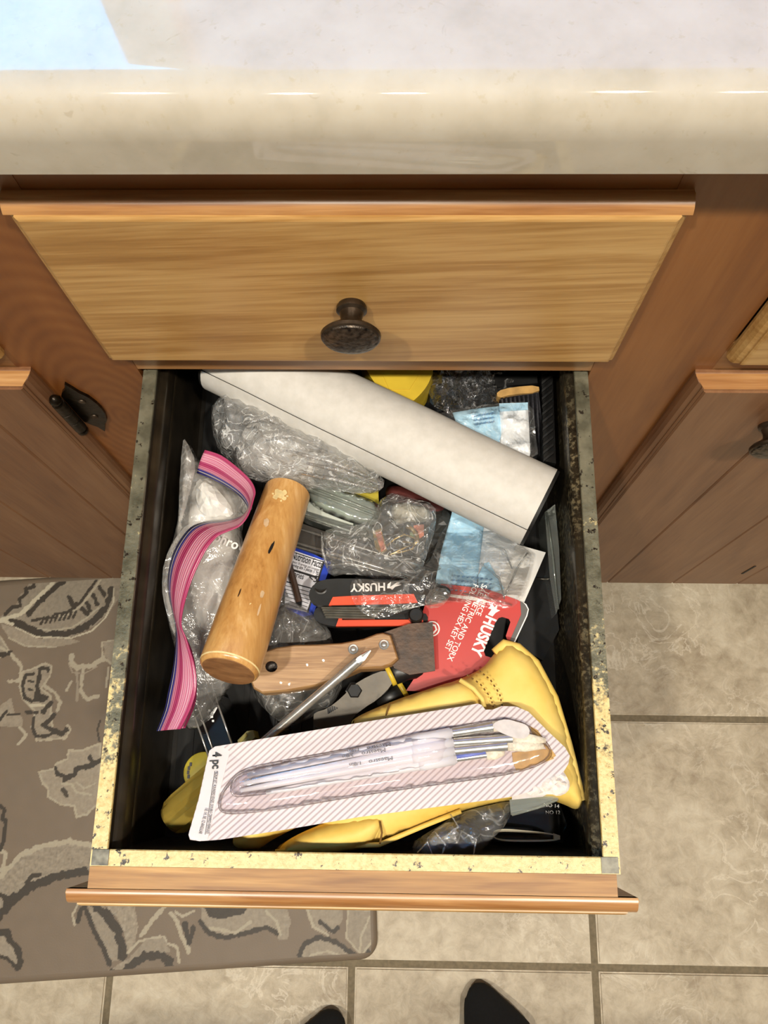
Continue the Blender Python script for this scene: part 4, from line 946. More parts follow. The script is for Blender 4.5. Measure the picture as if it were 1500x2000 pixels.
# --- masks in their clear bag
def masks():
    zf = lambda u, v: .618 + (.030 * max(0, min(1, (v - 1040) / 130))) + .026 * max(0, min(1, (905 - v) / 70))
    e = thing('face_mask', 'pale blue pleated face mask folded under the white roll', 'mask', P(930, 980, .58))
    def pleat(u, v): return zf(u, v) + .0022 * abs(math.sin((u + (v - 800) * .28) * .075))
    sh = [(884, 806), (930, 798), (976, 793), (980, 850), (960, 950), (945, 1030), (934, 1122), (930, 1166), (905, 1158), (850, 1137), (862, 1075), (882, 1004), (892, 920), (900, 850)]
    slab('blue_layer', sh, pleat, .0012, M_mask, e, None, 12, True)
    w = [(975, 788), (1031, 786), (1036, 884), (1020, 960), (1010, 1065), (975, 1130), (934, 1122), (945, 1030), (962, 940), (979, 850)]
    slab('white_layer', w, lambda u, v: zf(u, v) + .0022, .0008, M_maskw, e, None, 14, True)
    slab('blue_hem', [(975, 788), (1031, 786), (1031, 800), (976, 803)], lambda u, v: zf(u, v) + .0034, .0006, M_mask, e)
    slab('blue_corner', [(946, 1100), (955, 1098), (985, 1150), (960, 1158), (934, 1150), (934, 1124)], lambda u, v: zf(u, v) + .004, .0006, M_mask, e, None, 10)
    for r in range(4):
        for c_ in range(9):
            u = 884 + c_ * 9 - r * 1.5; v = 1124 + r * 9 + c_ * .9; 
            slab('embossed_dash', [(u, v), (u + 5, v - 2), (u + 6, v + .5), (u + 1, v + 2.5)], lambda a, b: zf(a, b) + .0046, .0003, M_maskemb, e)
    for r in range(3):
        for c_ in range(5):
            u = 940 + c_ * 8 + r * 1.5 - 15; v = 812 + r * 8 - c_ * 1.2; 
            slab('embossed_dash', [(u, v), (u + 5, v - 2.5), (u + 6, v), (u + 1, v + 2.5)], lambda a, b: zf(a, b) + .0046, .0003, M_maskemb, e)
    l = thing('white_leaflet', 'plain white paper sheet sticking out beside the blue mask', 'paper', P(1010, 1120, .60))
    slab('sheet', [(975, 1045), (1012, 1064), (1066, 1079), (1042, 1135), (1018, 1190), (960, 1178), (868, 1164), (880, 1150), (930, 1160), (975, 1130)], lambda u, v: zf(u, v) + .002, .0004, simple('leaflet_paper', S(238, 236, 231), .6, 0, .02), l, None, 18)
    b = thing('clear_bag', 'clear plastic bag round the blue mask and leaflet', 'bag', P(900, 1100, .60))
    zb = lambda u, v: max(zf(u, v) + .006, .672 - max(0, (u - 850)) * .0006 if v > 1110 else 0)
    film('bag_film', [(690, 1128), (760, 1140), (830, 1120), (870, 1020), (905, 1008), (960, 1040), (1045, 1074), (1040, 1110), (1015, 1186), (960, 1190), (900, 1176), (862, 1178), (830, 1182), (790, 1192), (748, 1210), (712, 1202), (690, 1178), (682, 1150)], zb, M_film, b, 11, 0, 30, .003, 55, 21)
    film('bag_film', [(842, 812), (905, 798), (970, 788), (1040, 784), (1046, 850), (1052, 900), (1000, 880), (930, 850), (880, 830)], .652, M_film, b, 10, 0, 20, .004, 70, 23)
    film('bag_neck', [(845, 1146), (880, 1152), (876, 1172), (862, 1186), (835, 1190), (828, 1172)], .676, M_filmg, b, 7, .004, 14, .004, 120, 25)
    for a_, b_, c_ in (((940, 1100), (975, 1130), (985, 1170)), ((985, 1165), (1010, 1110), (1030, 1080)), ((950, 1060), (985, 1075), (1000, 1110)), ((905, 1160), (950, 1168), (1000, 1182))):
        tube('crease', [P(*q, zf(*q) + .008) for q in (a_, b_, c_)], [.0005, .0009, .0005], M_film, b, 6, True)
masks()

# --- sweets box with nutrition label
def gum():
    e = thing('gum_box', 'small blue box with white nutrition label beside the mallet handle', 'box', P(600, 1140, .56))
    zt = .636
    slab('box', chaikin([(566, 1066), (612, 1082), (646, 1098), (640, 1120), (612, 1200), (592, 1204), (560, 1190), (555, 1160)], 0), zt, .016, M_blue, e)
    slab('label', [(560, 1070), (632, 1095), (600, 1196), (556, 1185)], zt + .0004, .0004, M_label, e)
    Q = lambda u, v: P(u, v, zt + .0005)
    lettering('Nutrition Facts', Q(569, 1091), Q(627, 1110), M_ink, e, h=.0052, bold=.015)
    lettering('about 18 servings per container', Q(570, 1099), Q(624, 1116), M_inkdark, e, h=.0018)
    lettering('Serving size 2 pieces (1.9g)', Q(568, 1106), Q(622, 1122), M_ink, e, h=.0024, bold=.01)
    lettering('Calories', Q(559, 1122), Q(592, 1132), M_ink, e, h=.0042, bold=.01); lettering('<5', Q(602, 1133), Q(618, 1138), M_ink, e, h=.0046, bold=.01)
    def bar(a, b, w): slab('label_rule', [a, b, (b[0] - w * .3, b[1] + w), (a[0] - w * .3, a[1] + w)], zt + .0008, .0002, M_ink, e)
    bar((563, 1108), (620, 1126), 4); bar((568, 1076), (633, 1097), 1.6); bar((556, 1134), (612, 1149), 2)
    for k in range(6): bar((554, 1142 + k * 7), (609 - k * 2, 1157 + k * 7), 1.)
    slab('label_rule', [(631, 1096), (634, 1097), (602, 1197), (599, 1196)], zt + .0008, .0002, M_ink, e)
    st = thing('wooden_stick', 'thin dark brown stick leaning beside the mallet handle', 'stick', P(572, 1130, .58))
    tube('stick_body', [P(562, 1092, .648), P(584, 1175, .640)], [.0022, .0022], M_brown, st, 8, False); lathe_safe('stick_tip', P(584, 1175, .640), P(588, 1190, .638) - P(584, 1175, .640), [(0, .0022), (.004, .0008)], M_ink, st, 8)
gum()

# --- flat dark case with chrome edges
def chromecase():
    e = thing('chrome_edged_case', 'flat dark grey case with chrome edge strips under the clear bag', 'case', P(700, 1080, .57))
    slab('lid', [(560, 1012), (640, 1040), (856, 1110), (842, 1145), (740, 1134), (640, 1092), (552, 1064)], .622, .02, simple('case_grey', S(74, 70, 66), .3, 0, .1), e)
    for a, b, r in (((556, 1024), (860, 1118), .0011), ((552, 1052), (846, 1140), .0014), ((551, 1060), (842, 1146), .0012)):
        tube('chrome_strip', [P(*a, .6235), P(*b, .6235)], [r, r], M_chrome, e, 8, True)
chromecase()

# --- small clear box
def clearbox():
    e = thing('clear_plastic_box', 'small clear plastic box with rounded corners below the wrapped mallet head', 'box', P(665, 1010, .58))
    c = [(600, 942), (690, 968), (742, 990), (744, 1020), (735, 1052), (690, 1045), (592, 1012), (585, 1000)]
    slab('tray', chaikin(c, 2), .626, .016, M_clear, e)
    pillow('lid', [(602, 935), (690, 962), (748, 985), (742, 1030), (700, 1028), (596, 985)], .634, .004, M_clear, e, 10, 8, 0, 50, 2, 2, .2)
    for a, b in (((600, 958), (742, 1012)), ((604, 950), (744, 1004)), ((590, 1006), (735, 1054)), ((598, 950), (588, 1000))):
        tube('lid_rib', [P(*a, .639), P((a[0] + b[0]) / 2, (a[1] + b[1]) / 2, .639), P(*b, .639)], [.0009] * 3, M_clear, e, 6, True)
    slab('insert', [(602, 975), (640, 986), (690, 1006), (690, 1026), (600, 998)], .630, .003, simple('pale_insert', S(188, 194, 184), .5), e)
    y = thing('yellow_tape_box', 'narrow yellow box showing between clear box and white roll', 'box', P(690, 960, .58))
    slab('box', [(640, 882), (662, 888), (738, 940), (740, 985), (690, 968), (660, 930)], .622, .02, M_yellowd, y); slab('label', [(650, 892), (672, 905), (664, 915), (652, 905)], .6225, .0004, M_inkdark, y)
clearbox()

# --- trinkets in a clear crumpled bag
def trinkets():
    m = thing('maroon_pouch', 'dark maroon cloth pouch under the white roll', 'pouch', P(810, 968, .58))
    pillow('pouch', [(752, 945), (800, 950), (850, 975), (880, 1000), (850, 1015), (790, 1000), (755, 985)], .614, .008, M_maroon, m, 9, 20, .002, 80, 3)
    c = thing('cotton_wad', 'off-white folded cotton wad above the enamel pins', 'wad', P(800, 1005, .58))
    pillow('cotton', [(762, 986), (790, 980), (835, 990), (842, 1004), (832, 1022), (800, 1018), (785, 1024), (768, 1026)], .624, .008, M_cotton, c, 7, 18, .004, 120, 7)
    p = thing('enamel_pin', 'narrow salmon enamel pin with gold border in the crumpled bag', 'pin', P(740, 1060, .58), 'enamel pins')
    slab('gold_border', [(728, 1038), (744, 1032), (756, 1074), (744, 1084), (733, 1070)], .632, .002, M_gold, p); slab('enamel', [(733, 1040), (744, 1037), (753, 1072), (745, 1078)], .6326, .002, M_salmon, p)
    p2 = thing('enamel_pin', 'curved gold pin with salmon and green enamel below the cotton wad', 'pin', P(815, 1040, .58), 'enamel pins')
    slab('enamel', [(808, 1026), (828, 1024), (828, 1046), (818, 1052), (808, 1040)], .634, .002, M_salmon, p2)
    tube('gold_rim', [P(u, v, .636) for u, v in ((794, 1028), (806, 1034), (814, 1046), (816, 1058), (806, 1066))], [.0016] * 5, M_gold, p2, 8, True); slab('green_spot', [(800, 1040), (808, 1040), (810, 1050), (802, 1050)], .635, .002, simple('green_enamel', S(96, 120, 60), .3), p2)
    tube('chain', [P(u, v, .635) for u, v in ((756, 1066), (772, 1052), (790, 1044), (812, 1052), (806, 1072), (786, 1078), (762, 1084), (790, 1070), (812, 1062), (786, 1058))], [.0008] * 10, M_gold, p2, 6, True)
    b = thing('crumpled_clear_bag', 'crinkly clear bag over the pins and the chrome-edged case', 'bag', P(740, 1080, .58))
    film('bag_film', [(628, 1040), (660, 1030), (720, 1025), (752, 960), (800, 975), (850, 985), (852, 1030), (835, 1080), (820, 1130), (780, 1148), (735, 1132), (680, 1120), (645, 1130), (628, 1090)], .636, M_filmc, b, 9, .006, 40, .007, 80, 31)
    for a_, b_, c_ in (((628, 1040), (630, 1075), (640, 1110)), ((690, 1092), (720, 1060), (745, 1085)), ((740, 1100), (770, 1085), (800, 1110)), ((655, 1060), (700, 1078), (740, 1092)), ((760, 1120), (790, 1095), (812, 1118)), ((640, 1105), (680, 1100), (730, 1118))):
        tube('crease', [P(*q, .646) for q in (a_, b_, c_)], [.0005, .0010, .0005], M_filmc, b, 6, True)
    k = thing('black_pouch', 'black glossy plastic pouch left of the blue mask', 'pouch', P(840, 1060, .57))
    film('pouch_front', [(838, 985), (890, 1000), (884, 1040), (866, 1090), (850, 1140), (800, 1130), (815, 1070), (828, 1030)], .616, simple('charcoal_film', S(52, 52, 50), .25, 0, .2, coat=.4), k, 9, .003, 20, .004, 80, 33); slab('pouch_back', [(838, 990), (888, 1004), (864, 1090), (848, 1138), (804, 1128), (820, 1060)], .616, .004, M_black, k)
trinkets()

# --- back right corner
def corner():
    y = thing('yellow_case', 'plain yellow plastic case with a rounded end behind the white roll', 'case', P(790, 730, .58))
    slab('case', chaikin([(700, 640), (820, 640), (848, 690), (846, 725), (836, 752), (818, 774), (798, 790), (760, 790), (700, 700)], 2), .655, .03, M_yellow, y); slab('lid_line', [(712, 652), (812, 652), (838, 700), (800, 760), (760, 760)], .6556, .0008, M_yellow, y)
    b = thing('black_crumpled_bag', 'shiny black crumpled plastic bag in the back right of the drawer', 'bag', P(920, 770, .57))
    film('bag_film', [(842, 712), (940, 690), (1050, 690), (1052, 780), (1046, 860), (1035, 900), (960, 862), (890, 830), (812, 790), (830, 760)], .616, simple('shiny_black_film', S(30, 30, 31), .14, 0, .3, 60, .9, 120, coat=.5), b, 8, .006, 30, .017, 85, 41)
    film('clear_overlay', [(850, 715), (960, 700), (1040, 715), (1000, 790), (900, 830), (830, 785)], .632, M_filmd, b, 8, .004, 30, .014, 95, 43)
    br = thing('paintbrush', 'dark-bristled paintbrush with tan band by the drawer side', 'brush', P(1020, 780, .58))
    slab('handle', [(965, 690), (1046, 690), (1050, 748), (968, 756)], .645, .008, M_black, br); slab('ferrule', chaikin([(970, 764), (1000, 756), (1052, 752), (1054, 766), (1000, 770), (972, 778)], 1), .648, .010, M_tan, br)
    slab('bristles', [(974, 778), (1052, 766), (1056, 800), (1062, 860), (1050, 920), (1020, 880), (990, 800)], lambda u, v: .647 - .0003 * max(0, v - 770), .008, M_bristled, br)
    for k in range(9): tube('bristle_lock', [P(980 + k * 8.5, 778 - k * 1.2, .648), P(990 + k * 8, 850 + k * 5, .625)], [.0012, .0006], M_bristled, br, 5, True)
    r = thing('ribbed_strap', 'ribbed black rubber strap standing along the right drawer wall', 'strap', P(1070, 820, .58))
    slab('strap', [(1056, 690), (1078, 690), (1082, 800), (1086, 905), (1062, 900), (1060, 800)], .640, .05, M_black, r)
    for k in range(13): u0 = 1057 + k * .4; v0 = 716 + k * 15; slab('rib', [(u0, v0), (u0 + 20, v0 - 16), (u0 + 20, v0 - 11), (u0, v0 + 5)], .6425, .003, M_blackm, r)
    s = thing('clear_strip', 'narrow clear plastic strip upright by the right drawer wall', 'strip', P(1080, 1080, .57))
    slab('strip', [(1064, 1000), (1084, 985), (1092, 1070), (1096, 1170), (1086, 1200), (1074, 1130)], .618, .03, M_clear, s); tube('edge', [P(1068, 1000, .620), P(1080, 1090, .620), P(1090, 1190, .620)], [.0009] * 3, M_clear, s, 6, True)
    d = thing('dark_slide_case', 'black flat case with thin grey edge below the white leaflet', 'case', P(1060, 1200, .56))
    slab('case', [(1035, 1090), (1078, 1085), (1092, 1230), (1060, 1290), (1010, 1260)], .600, .03, M_black, d); tube('edge', [P(1046, 1130, .6015), P(1078, 1132, .6015)], [.0009] * 2, M_steelgrey, d, 6, True)
corner()

# --- clear bag with hardware under the mallet
def hardware():
    b = thing('hardware_bag', 'cloudy clear bag of small hardware under the mallet and scraper', 'bag', P(580, 1290, .57))
    film('bag_film', [(548, 1120), (566, 1150), (590, 1180), (625, 1205), (652, 1245), (655, 1300), (672, 1335), (655, 1372), (630, 1390), (590, 1412), (560, 1420), (520, 1390), (490, 1350), (492, 1260), (520, 1180)], .628, M_filmg, b, 8, .008, 45, .010, 50, 51, True)
    film('bag_fold', [(560, 1170), (600, 1190), (640, 1225), (650, 1250), (600, 1255), (540, 1258), (520, 1230)], .640, M_filmg, b, 7, .004, 20, .008, 60, 53, True)
    o = thing('machine_bolt', 'bright threaded bolt in the clear bag below the scraper handle', 'bolt', P(560, 1425, .57))
    A, B = P(545, 1390, .628), P(572, 1456, .622); d = (B - A); L = d.length; pr = []
    for k in range(24): pr += [(L * k / 24, .0032), (L * (k + .5) / 24, .0040)]
    lathe_safe('thread', A, d, pr, M_steelgrey, o, 16, False); lathe_safe('bolt_head', A - d.normalized() * .005, d, [(0, .0062), (.005, .0062)], M_steelgrey, o, 6, False)
    for k, (a, c) in enumerate((((600, 1185), (640, 1215)), ((560, 1200), (600, 1240)), ((520, 1360), (570, 1380)))):
        s = thing('small_screw', ('small grey screw in the hardware bag nearest the hex key set', 'small grey screw in the hardware bag beside the mallet handle', 'small grey screw in the hardware bag below the scraper')[k], 'screw', P(*a, .58), 'loose hardware')
        A, B = P(*a, .620), P(*c, .620); q = B - A; pr = []
        for j in range(10): pr += [(q.length * j / 10, .0016), (q.length * (j + .5) / 10, .0021)]
        lathe_safe('thread', A, q, pr, M_steelgrey, s, 10, False); lathe_safe('screw_head', A - q.normalized() * .002, q, [(0, .004), (.0015, .0042), (.002, .002)], M_steelgrey, s, 14)
hardware()

# --- lower left: black box, yellow tin, olive clip
def lowerleft():
    e = thing('glossy_black_box', 'glossy black box with silver edge lines below the zip bag', 'box', P(410, 1440, .57))
    slab('box', [(372, 1372), (420, 1352), (462, 1470), (418, 1510)], .634, .05, M_gloss, e)
    for a, b in (((374, 1382), (416, 1502)), ((385, 1376), (427, 1496)), ((421, 1362), (458, 1468))): tube('silver_edge', [P(*a, .6345), P(*b, .6345)], [.0007] * 2, M_chrome, e, 6, True)
    for a in ((409, 1388), (414, 1400), (416, 1408)): slab('white_mark', [(a[0] - 2, a[1] - 2), (a[0] + 2, a[1] - 2), (a[0] + 2, a[1] + 2), (a[0] - 2, a[1] + 2)], .6346, .0002, M_white, e)
    t = thing('yellow_tin', 'small round yellow tin with dark print at the left beside screwdriver handle', 'tin', P(392, 1500, .58))
    c = P(396, 1508, .612); lathe_safe('tin', c - Vector((0, 0, .02)), (0, 0, 1), [(0, .0135), (.018, .0135), (.0195, .0130), (.020, .0118)], M_yellowd, t, 36)
    for k in range(5): a = math.radians(150 + k * 16); q = c + Vector((math.cos(a), math.sin(a), 0)) * .0098; box('print_mark', q + Vector((-.0008, -.0012, 0)), q + Vector((.0008, .0012, .0004)), M_inkdark, t)
    o = thing('olive_clip', 'small olive-yellow plastic clip beside the screwdriver shaft', 'clip', P(478, 1440, .58))
    slab('clip', [(464, 1446), (482, 1428), (494, 1426), (498, 1440), (480, 1456), (466, 1456)], .640, .02, M_olive, o); slab('facet', [(467, 1445), (480, 1432), (484, 1436), (471, 1450)], .6412, .002, M_yellowd, o)
lowerleft()

# --- leather glove
def glove():
    e = thing('work_glove', 'yellow leather work glove with stitched cuff lying under the brush pack', 'glove', P(850, 1480, .58))
    out = [(985, 1256), (1012, 1262), (1046, 1290), (1085, 1360), (1112, 1450), (1132, 1530), (1141, 1565), (1128, 1584), (1100, 1570), (1060, 1558), (1000, 1562), (930, 1576), (880, 1592), (800, 1624), (730, 1652), (660, 1668), (560, 1668), (530, 1662),
           (575, 1632), (640, 1604), (600, 1606), (530, 1640), (500, 1664), (468, 1660), (450, 1645), (470, 1610), (540, 1570), (620, 1545), (690, 1500), (730, 1450), (700, 1426), (682, 1412), (700, 1398), (745, 1378), (800, 1357), (860, 1340), (905, 1324), (945, 1304), (966, 1275)]
    zf = lambda u, v: .656 + .004 * (u - 700) / 400
    pillow('hand', out, zf, .0155, M_leather, e, 10, 46, .0018, 50, 3, 2, .9)
    # raised thumb piece and seam welts
    pillow('thumb', [(684, 1411), (705, 1397), (760, 1372), (830, 1348), (895, 1327), (930, 1340), (945, 1372), (950, 1400), (900, 1420), (820, 1425), (740, 1430), (700, 1424)], lambda u, v: .664, .0125, M_leather, e, 9, 34, .0012, 70, 8, 2, .6)
    pillow('finger', [(538, 1666), (560, 1640), (620, 1612), (700, 1592), (760, 1590), (735, 1645), (680, 1664), (600, 1670)], .664, .012, M_leather, e, 9, 30, .001, 70, 9, 2, .7)
    def welt(q, z, r=.0009, m=M_leather): tube('seam', [P(u, v, z) for u, v in q], [r] * len(q), m, e, 6, True)
    welt([(898, 1328), (925, 1345), (942, 1365), (948, 1392)], .6785, .0016); welt([(762, 1372), (756, 1390), (752, 1408)], .6755, .0007, M_stitch)
    welt([(538, 1664), (640, 1652), (740, 1650), (830, 1612), (900, 1584)], .6685, .0016); welt([(742, 1604), (746, 1626), (742, 1648)], .6735, .0007, M_stitch)
    # cuff edge
    cq = [(966, 1275), (985, 1259), (1010, 1266), (1044, 1296), (1080, 1364), (1106, 1452), (1126, 1532), (1134, 1564)]
    tube('cuff_hem', [P(u, v, zf(u, v) + .003) for u, v in cq], [.0030, .0036, .0036, .0036, .0036, .0036, .0036, .003], M_leather, e, 10, True)
    def stitches(q, z, n):
        pts = [P(u, v, z) for u, v in q]; 
        for k in range(n):
            t = k / n * (len(pts) - 1); i = int(t); a = pts[i].lerp(pts[i + 1], t - i); b = pts[i].lerp(pts[i + 1], min(1, t - i + .45 * (len(pts) - 1) / n))
            tube('stitch', [a, b], [.0005, .0005], M_stitch, e, 5, False)
    stitches([(912, 1318), (938, 1336), (958, 1362), (965, 1386), (962, 1402)], .6775, 12); stitches([(936, 1310), (958, 1328), (976, 1356), (982, 1384), (978, 1402)], .6785, 12)
glove()

# --- brush pack
def brushpack():
    e = thing('brush_pack', 'torn striped card pack with clear blister for white paint brushes, on top', 'brush pack', P(740, 1520, .62))
    ZP = lambda u, v: .6870 + .004 * max(0, (480 - u) / 110) + .0015 * math.sin((u - 400) / 700 * math.pi)
    card = [(405, 1482), (409, 1466), (420, 1458), (700, 1412), (900, 1380), (933, 1374), (941, 1377), (948, 1386), (962, 1386), (980, 1379), (1008, 1380), (1032, 1390), (1072, 1430), (1104, 1460), (1113, 1476), (1110, 1492), (1098, 1512), (1040, 1545), (1000, 1556), (960, 1562), (700, 1596), (560, 1620), (430, 1640), (390, 1643), (371, 1640), (368, 1630), (388, 1560)]
    slab('backing_card', card, ZP, .0007, M_stripe, e, None, 40)
    slab('plain_edge', [(406, 1482), (410, 1467), (421, 1459), (452, 1454), (446, 1480), (405, 1642), (390, 1642), (372, 1639), (369, 1630), (389, 1560)], lambda u, v: ZP(u, v) + .0003, .0005, M_cardw, e)
    Z1 = lambda u, v: ZP(u, v) + .0006
    slab('tan_core', [(1000, 1470), (1060, 1462), (1074, 1466), (1082, 1482), (1060, 1490), (1010, 1508), (1002, 1490)], Z1, .0004, M_tan, e)
    slab('tan_core', [(1035, 1418), (1050, 1426), (1086, 1476), (1078, 1482), (1060, 1452), (1040, 1436)], Z1, .0004, M_tan, e)
    slab('torn_flap', chaikin([(960, 1418), (970, 1408), (990, 1404), (1010, 1410), (1030, 1416), (1036, 1430), (1028, 1442), (1010, 1443), (990, 1436), (972, 1428)], 1), lambda u, v: ZP(u, v) + .0075, .0005, M_torn, e)
    film('torn_edge', [(1020, 1545), (1060, 1520), (1095, 1500), (1104, 1512), (1114, 1532), (1108, 1548), (1090, 1556), (1075, 1550), (1040, 1556)], lambda u, v: ZP(u, v) - .002, M_tornw, e, 6, .001, 10, .003, 260, 61)
    slab('torn_ply', [(1000, 1556), (1060, 1530), (1080, 1545), (1060, 1556), (1000, 1562)], lambda u, v: ZP(u, v) - .003, .0006, M_torn, e)
    # blister: low tray form plus raised ridge over the brushes
    pillow('blister', [(428, 1588), (424, 1562), (442, 1530), (470, 1502), (520, 1490), (700, 1458), (880, 1420), (960, 1405), (1010, 1404), (1046, 1424), (1080, 1462), (1076, 1486), (1010, 1512), (880, 1530), (700, 1555), (560, 1580), (460, 1592)], lambda u, v: ZP(u, v) + .0006, .0034, M_blister, e, 10, 26, 0, 50, 2, 2, .05)
    pillow('blister_ridge', [(448, 1552), (452, 1520), (480, 1504), (700, 1460), (880, 1414), (884, 1492), (800, 1508), (640, 1532), (470, 1560)], lambda u, v: ZP(u, v) + .0036, .0065, M_blister, e, 9, 42, 0, 50, 3, 2, .05)
    Q = lambda u, v: P(u, v, ZP(u, v) + .0005)
    lettering('4 pc', Q(416, 1469), Q(415, 1502), M_ink, e, h=.0052, bold=.03)
    lettering('MEDIUM SET, ROUNDED EDGES, DOUBLE CRIMPED FERRULES', Q(421, 1506), Q(403, 1628), M_inkdark, e, h=.0017)
    lettering('1/8, 1/4, 3/8, 1/2 ANGULAR', Q(401, 1578), Q(388, 1628), M_inkdark, e, h=.0020)
    slab('label_rule', [(419, 1506), (420, 1506), (401, 1630), (400, 1630)], lambda u, v: ZP(u, v) + .0006, .0002, M_inkdark, e)
    # the brushes themselves
    B = [((484, 1514), (884, 1431), (962, 1419), (1012, 1414), 'clear-handled paint brush in the blister pack, topmost, ferrule under the torn flap', 'bristle half hidden'),
         ((476, 1530), (886, 1450), (1000, 1442), (1066, 1446), 'clear-handled paint brush in the blister pack, second with long silver ferrule', ''),
         ((470, 1544), (888, 1466), (990, 1456), (1062, 1458), 'clear-handled paint brush in the blister pack, third with wide white bristles', ''),
         ((520, 1548), (892, 1482), (950, 1474), (985, 1470), 'clear-handled paint brush in the blister pack, lowest with blue mark', '')]
    for k, (a, b, c, t, lab, _) in enumerate(B):
        h = .0052 - (.0012 if k == 3 else 0)
        q = lambda w_: P(w_[0], w_[1], ZP(*w_) + h)
        g = thing('paint_brush', lab, 'brush', q(b), 'brushes in the blister pack')
        A_, B_, C_, T_ = q(a), q(b), q(c), q(t)
        n = 8; pts = [A_.lerp(B_, i / n) for i in range(n + 1)]; tube('handle', pts, [.0012, .0018, .0020, .0021, .0023, .0026, .0028, .0030, .0026], M_handlew, g, 14, True)
        tube('sleeve', [A_.lerp(B_, .80), A_.lerp(B_, .84), A_.lerp(B_, .99)], [.0031, .0035, .0033], M_handlew, g, 14, True)
        tube('ferrule', [B_, B_.lerp(C_, .3), B_.lerp(C_, .5), B_.lerp(C_, .55), C_], [.0027, .0028, .0029, .0026, .0032] if k < 3 else [.0018] * 5, M_chrome, g, 16, 40, .75)
        tube('bristles', [C_, C_.lerp(T_, .5), T_], [.0030, .0034, .0014], M_bristle, g, 14, True, .5)
        if k == 3: tube('blue_mark', [P(890, 1479, ZP(890, 1479) + h + .0012), P(948, 1470, ZP(948, 1470) + h + .0012)], [.0011, .0009], simple('blue_ink', S(112, 122, 192), .4), g, 8, True)
        if k < 3:
            u1, v1 = ((762, 1452), (752, 1463), (766, 1479))[k]
            z_ = h + .0029; QQ = lambda u, v: P(u, v, ZP(u, v) + z_)
            lettering('Maestro', QQ(u1, v1 - 2), QQ(u1 - 46, v1 + 6), M_inkdark, g, h=.0021); lettering(('1/4in', '3/8in', '1/8in')[k], QQ(u1 - 62, v1 + 8), QQ(u1 - 84, v1 + 12), M_inkdark, g, h=.0019)
brushpack()

# --- front right: film scrap, loop, black box
def frontright():
    f = thing('grey_film_scrap', 'crumpled smoky clear film hanging below the brush pack', 'film', P(890, 1630, .60))
    film('film', [(888, 1590), (920, 1580), (998, 1562), (1000, 1575), (992, 1605), (955, 1645), (930, 1668), (905, 1672), (862, 1674), (812, 1672), (802, 1648), (830, 1628), (860, 1612)], .660, M_filmg, f, 8, .006, 25, .010, 48, 71, True)
    film('film_fold', [(840, 1625), (880, 1600), (905, 1620), (890, 1650), (850, 1672), (818, 1668)], .668, M_filmg, f, 7, .004, 18, .008, 60, 73, True)
    for q in (((880, 1590), (895, 1615), (860, 1640)), ((900, 1622), (930, 1640), (925, 1668)), ((850, 1626), (870, 1650), (862, 1672)), ((815, 1665), (835, 1645), (845, 1670))): tube('crease', [P(*c, .677) for c in q], [.0004, .0008, .0004], M_filmc, f, 6, True)
    s = thing('pale_sleeve', 'pale green translucent plastic strip under the torn card corner', 'strip', P(1040, 1565, .60))
    slab('sleeve', [(995, 1562), (1060, 1545), (1092, 1552), (1090, 1562), (1050, 1578), (998, 1592)], .668, .003, M_clear, s); tube('edge', [P(1000, 1592, .667), P(1050, 1578, .667), P(1090, 1562, .667)], [.0007] * 3, M_clear, s, 6, True)
    l = thing('folded_strap_loop', 'flattened beige strap loop lying at the front right of the drawer', 'strap', P(1028, 1634, .58))
    ctr = []; K = 40
    for k in range(K):
        a = 2 * math.pi * k / K; x = math.copysign(abs(math.cos(a)) ** .55, math.cos(a)) * 66; y = math.copysign(abs(math.sin(a)) ** .8, math.sin(a)) * (11 - 3 * (x / 66))
        ctr.append((1028 + x, 1633 + y + x * .05))
    vs = []; 
    for u, v in ctr:
        du, dv = u - 1028, v - 1634; s_ = .86
        vs += [P(u, v, .648), P(1028 + du * .955, 1634 + dv * .62, .648), P(1028 + du * .955, 1634 + dv * .62, .634), P(u, v, .634)]
    fs = []
    for k in range(K):
        for j in range(4): a = k * 4 + j; b = k * 4 + (j + 1) % 4; c = ((k + 1) % K) * 4 + (j + 1) % 4; d = ((k + 1) % K) * 4 + j; fs.append((a, d, c, b))
    mesh('strap_band', vs, fs, M_loop, l, 40); slab('strap_tail', [(1082, 1628), (1094, 1632), (1094, 1640), (1082, 1640)], .6488, .003, M_loop, l)
    b = thing('black_marked_box', 'black box with tiny white markings under the glove cuff', 'box', P(1060, 1600, .57))
    slab('box', [(940, 1585), (1090, 1560), (1108, 1612), (1090, 1640), (960, 1640)], .606, .03, M_gloss, b)
    lettering('NO 14', P(1062, 1575, .6064), P(1092, 1578, .6064), M_white, b, h=.0022); lettering('NO 12', P(1066, 1590, .6064), P(1094, 1590, .6064), M_white, b, h=.0022); slab('label_edge', [(960, 1590), (1080, 1572), (1080, 1574), (960, 1592)], .6064, .0002, M_greyprint, b)
    g = thing('dark_floor_liner', 'black ribbed liner covering the drawer bottom beneath the clutter', 'liner', (-.025, -.08, FZ))
    box('liner', (XL + .012, YF + .012, FZ + .0003), (XR - .012, YB - .01, FZ + .003), M_blackm, g)
    for k in range(14): x = XL + .02 + k * .0195; box('rib', (x, YF + .014, FZ + .003), (x + .004, YB - .012, FZ + .0042), M_blackm, g)
frontright()

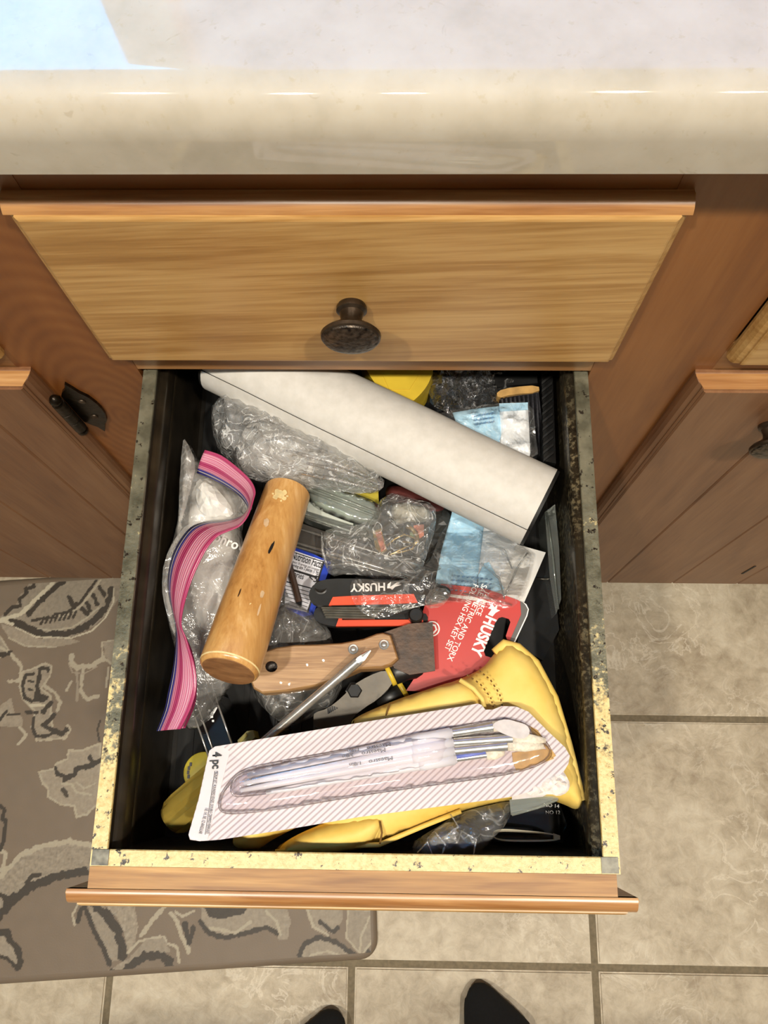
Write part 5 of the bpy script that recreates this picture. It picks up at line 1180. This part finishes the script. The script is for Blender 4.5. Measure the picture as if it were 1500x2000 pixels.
# ------------------------------------------------------------------ the person: black-socked feet at the bottom of the frame
def person():
    vs = []; fs = []
    def limb(rings, n=24):
        base = len(vs)
        for c, ax, up, a, b in rings:
            ax, up = Vector(ax).normalized(), Vector(up).normalized()
            for k in range(n):
                t = 2 * math.pi * k / n; vs.append(Vector(c) + ax * a * math.cos(t) + up * b * (math.sin(t) if math.sin(t) > 0 else math.sin(t) * .8))
        for i in range(len(rings) - 1):
            for k in range(n): fs.append((base + i * n + k, base + i * n + (k + 1) % n, base + (i + 1) * n + (k + 1) % n, base + (i + 1) * n + k))
        fs.append(tuple(range(base, base + n))[::-1]); fs.append(tuple(range(base + (len(rings) - 1) * n, base + len(rings) * n)))
    for sgn, tx, ty in ((1, .104, -.503), (-1, -.083, -.5345)):
        # toe towards +y; big toe on the inner side
        i = -sgn
        R = []
        for dy, off, a, z, b in ((0, 0, .008, .014, .008), (-.007, .001, .017, .016, .013), (-.021, .0066, .0294, .019, .018), (-.0416, .019, .042, .022, .022), (-.065, .0225, .046, .026, .027), (-.10, .020, .044, .033, .034), (-.14, .016, .037, .043, .044)):
            R.append(((tx + off * sgn, ty + dy, z), (1, 0, 0), (0, 0, 1), a, b))
        ax0 = tx + .014 * sgn
        for ang, a, b in ((25, .036, .052), (55, .036, .056), (90, .036, .046)):
            t = math.radians(ang); R.append(((ax0, ty - .185 - .012 * (ang / 90), .055 + .045 * (ang / 90)), (1, 0, 0), (0, math.sin(t), math.cos(t)), a, b))
        for z, a, dx, dy in ((.16, .038, 0, 0), (.28, .050, 0, -.004), (.40, .055, -.002, -.004), (.50, .056, -.004, .006), (.66, .070, -.010, .0), (.80, .082, -.018, -.005), (.90, .085, -.024, -.01)):
            R.append(((ax0 + dx * sgn, ty - .20 + dy, z), (1, 0, 0), (0, 1, 0), a, a * 1.05))
        limb(R)
    limb([((.012, -.72, z), (1, 0, 0), (0, 1, 0), a, b) for z, a, b in ((.80, .10, .07), (.84, .155, .10), (.92, .165, .11), (1.0, .15, .10), (1.04, .14, .095))])
    o = mesh('person', vs, fs, M_sock, None, True)
    m = o.modifiers.new('r', 'REMESH'); m.mode = 'VOXEL'; m.voxel_size = .006; m.use_smooth_shade = True
    s = o.modifiers.new('s', 'SMOOTH'); s.factor = .5; s.iterations = 4
    tag(o, 'person standing on the tiles in black socks, only the toes in view', 'person')
person()
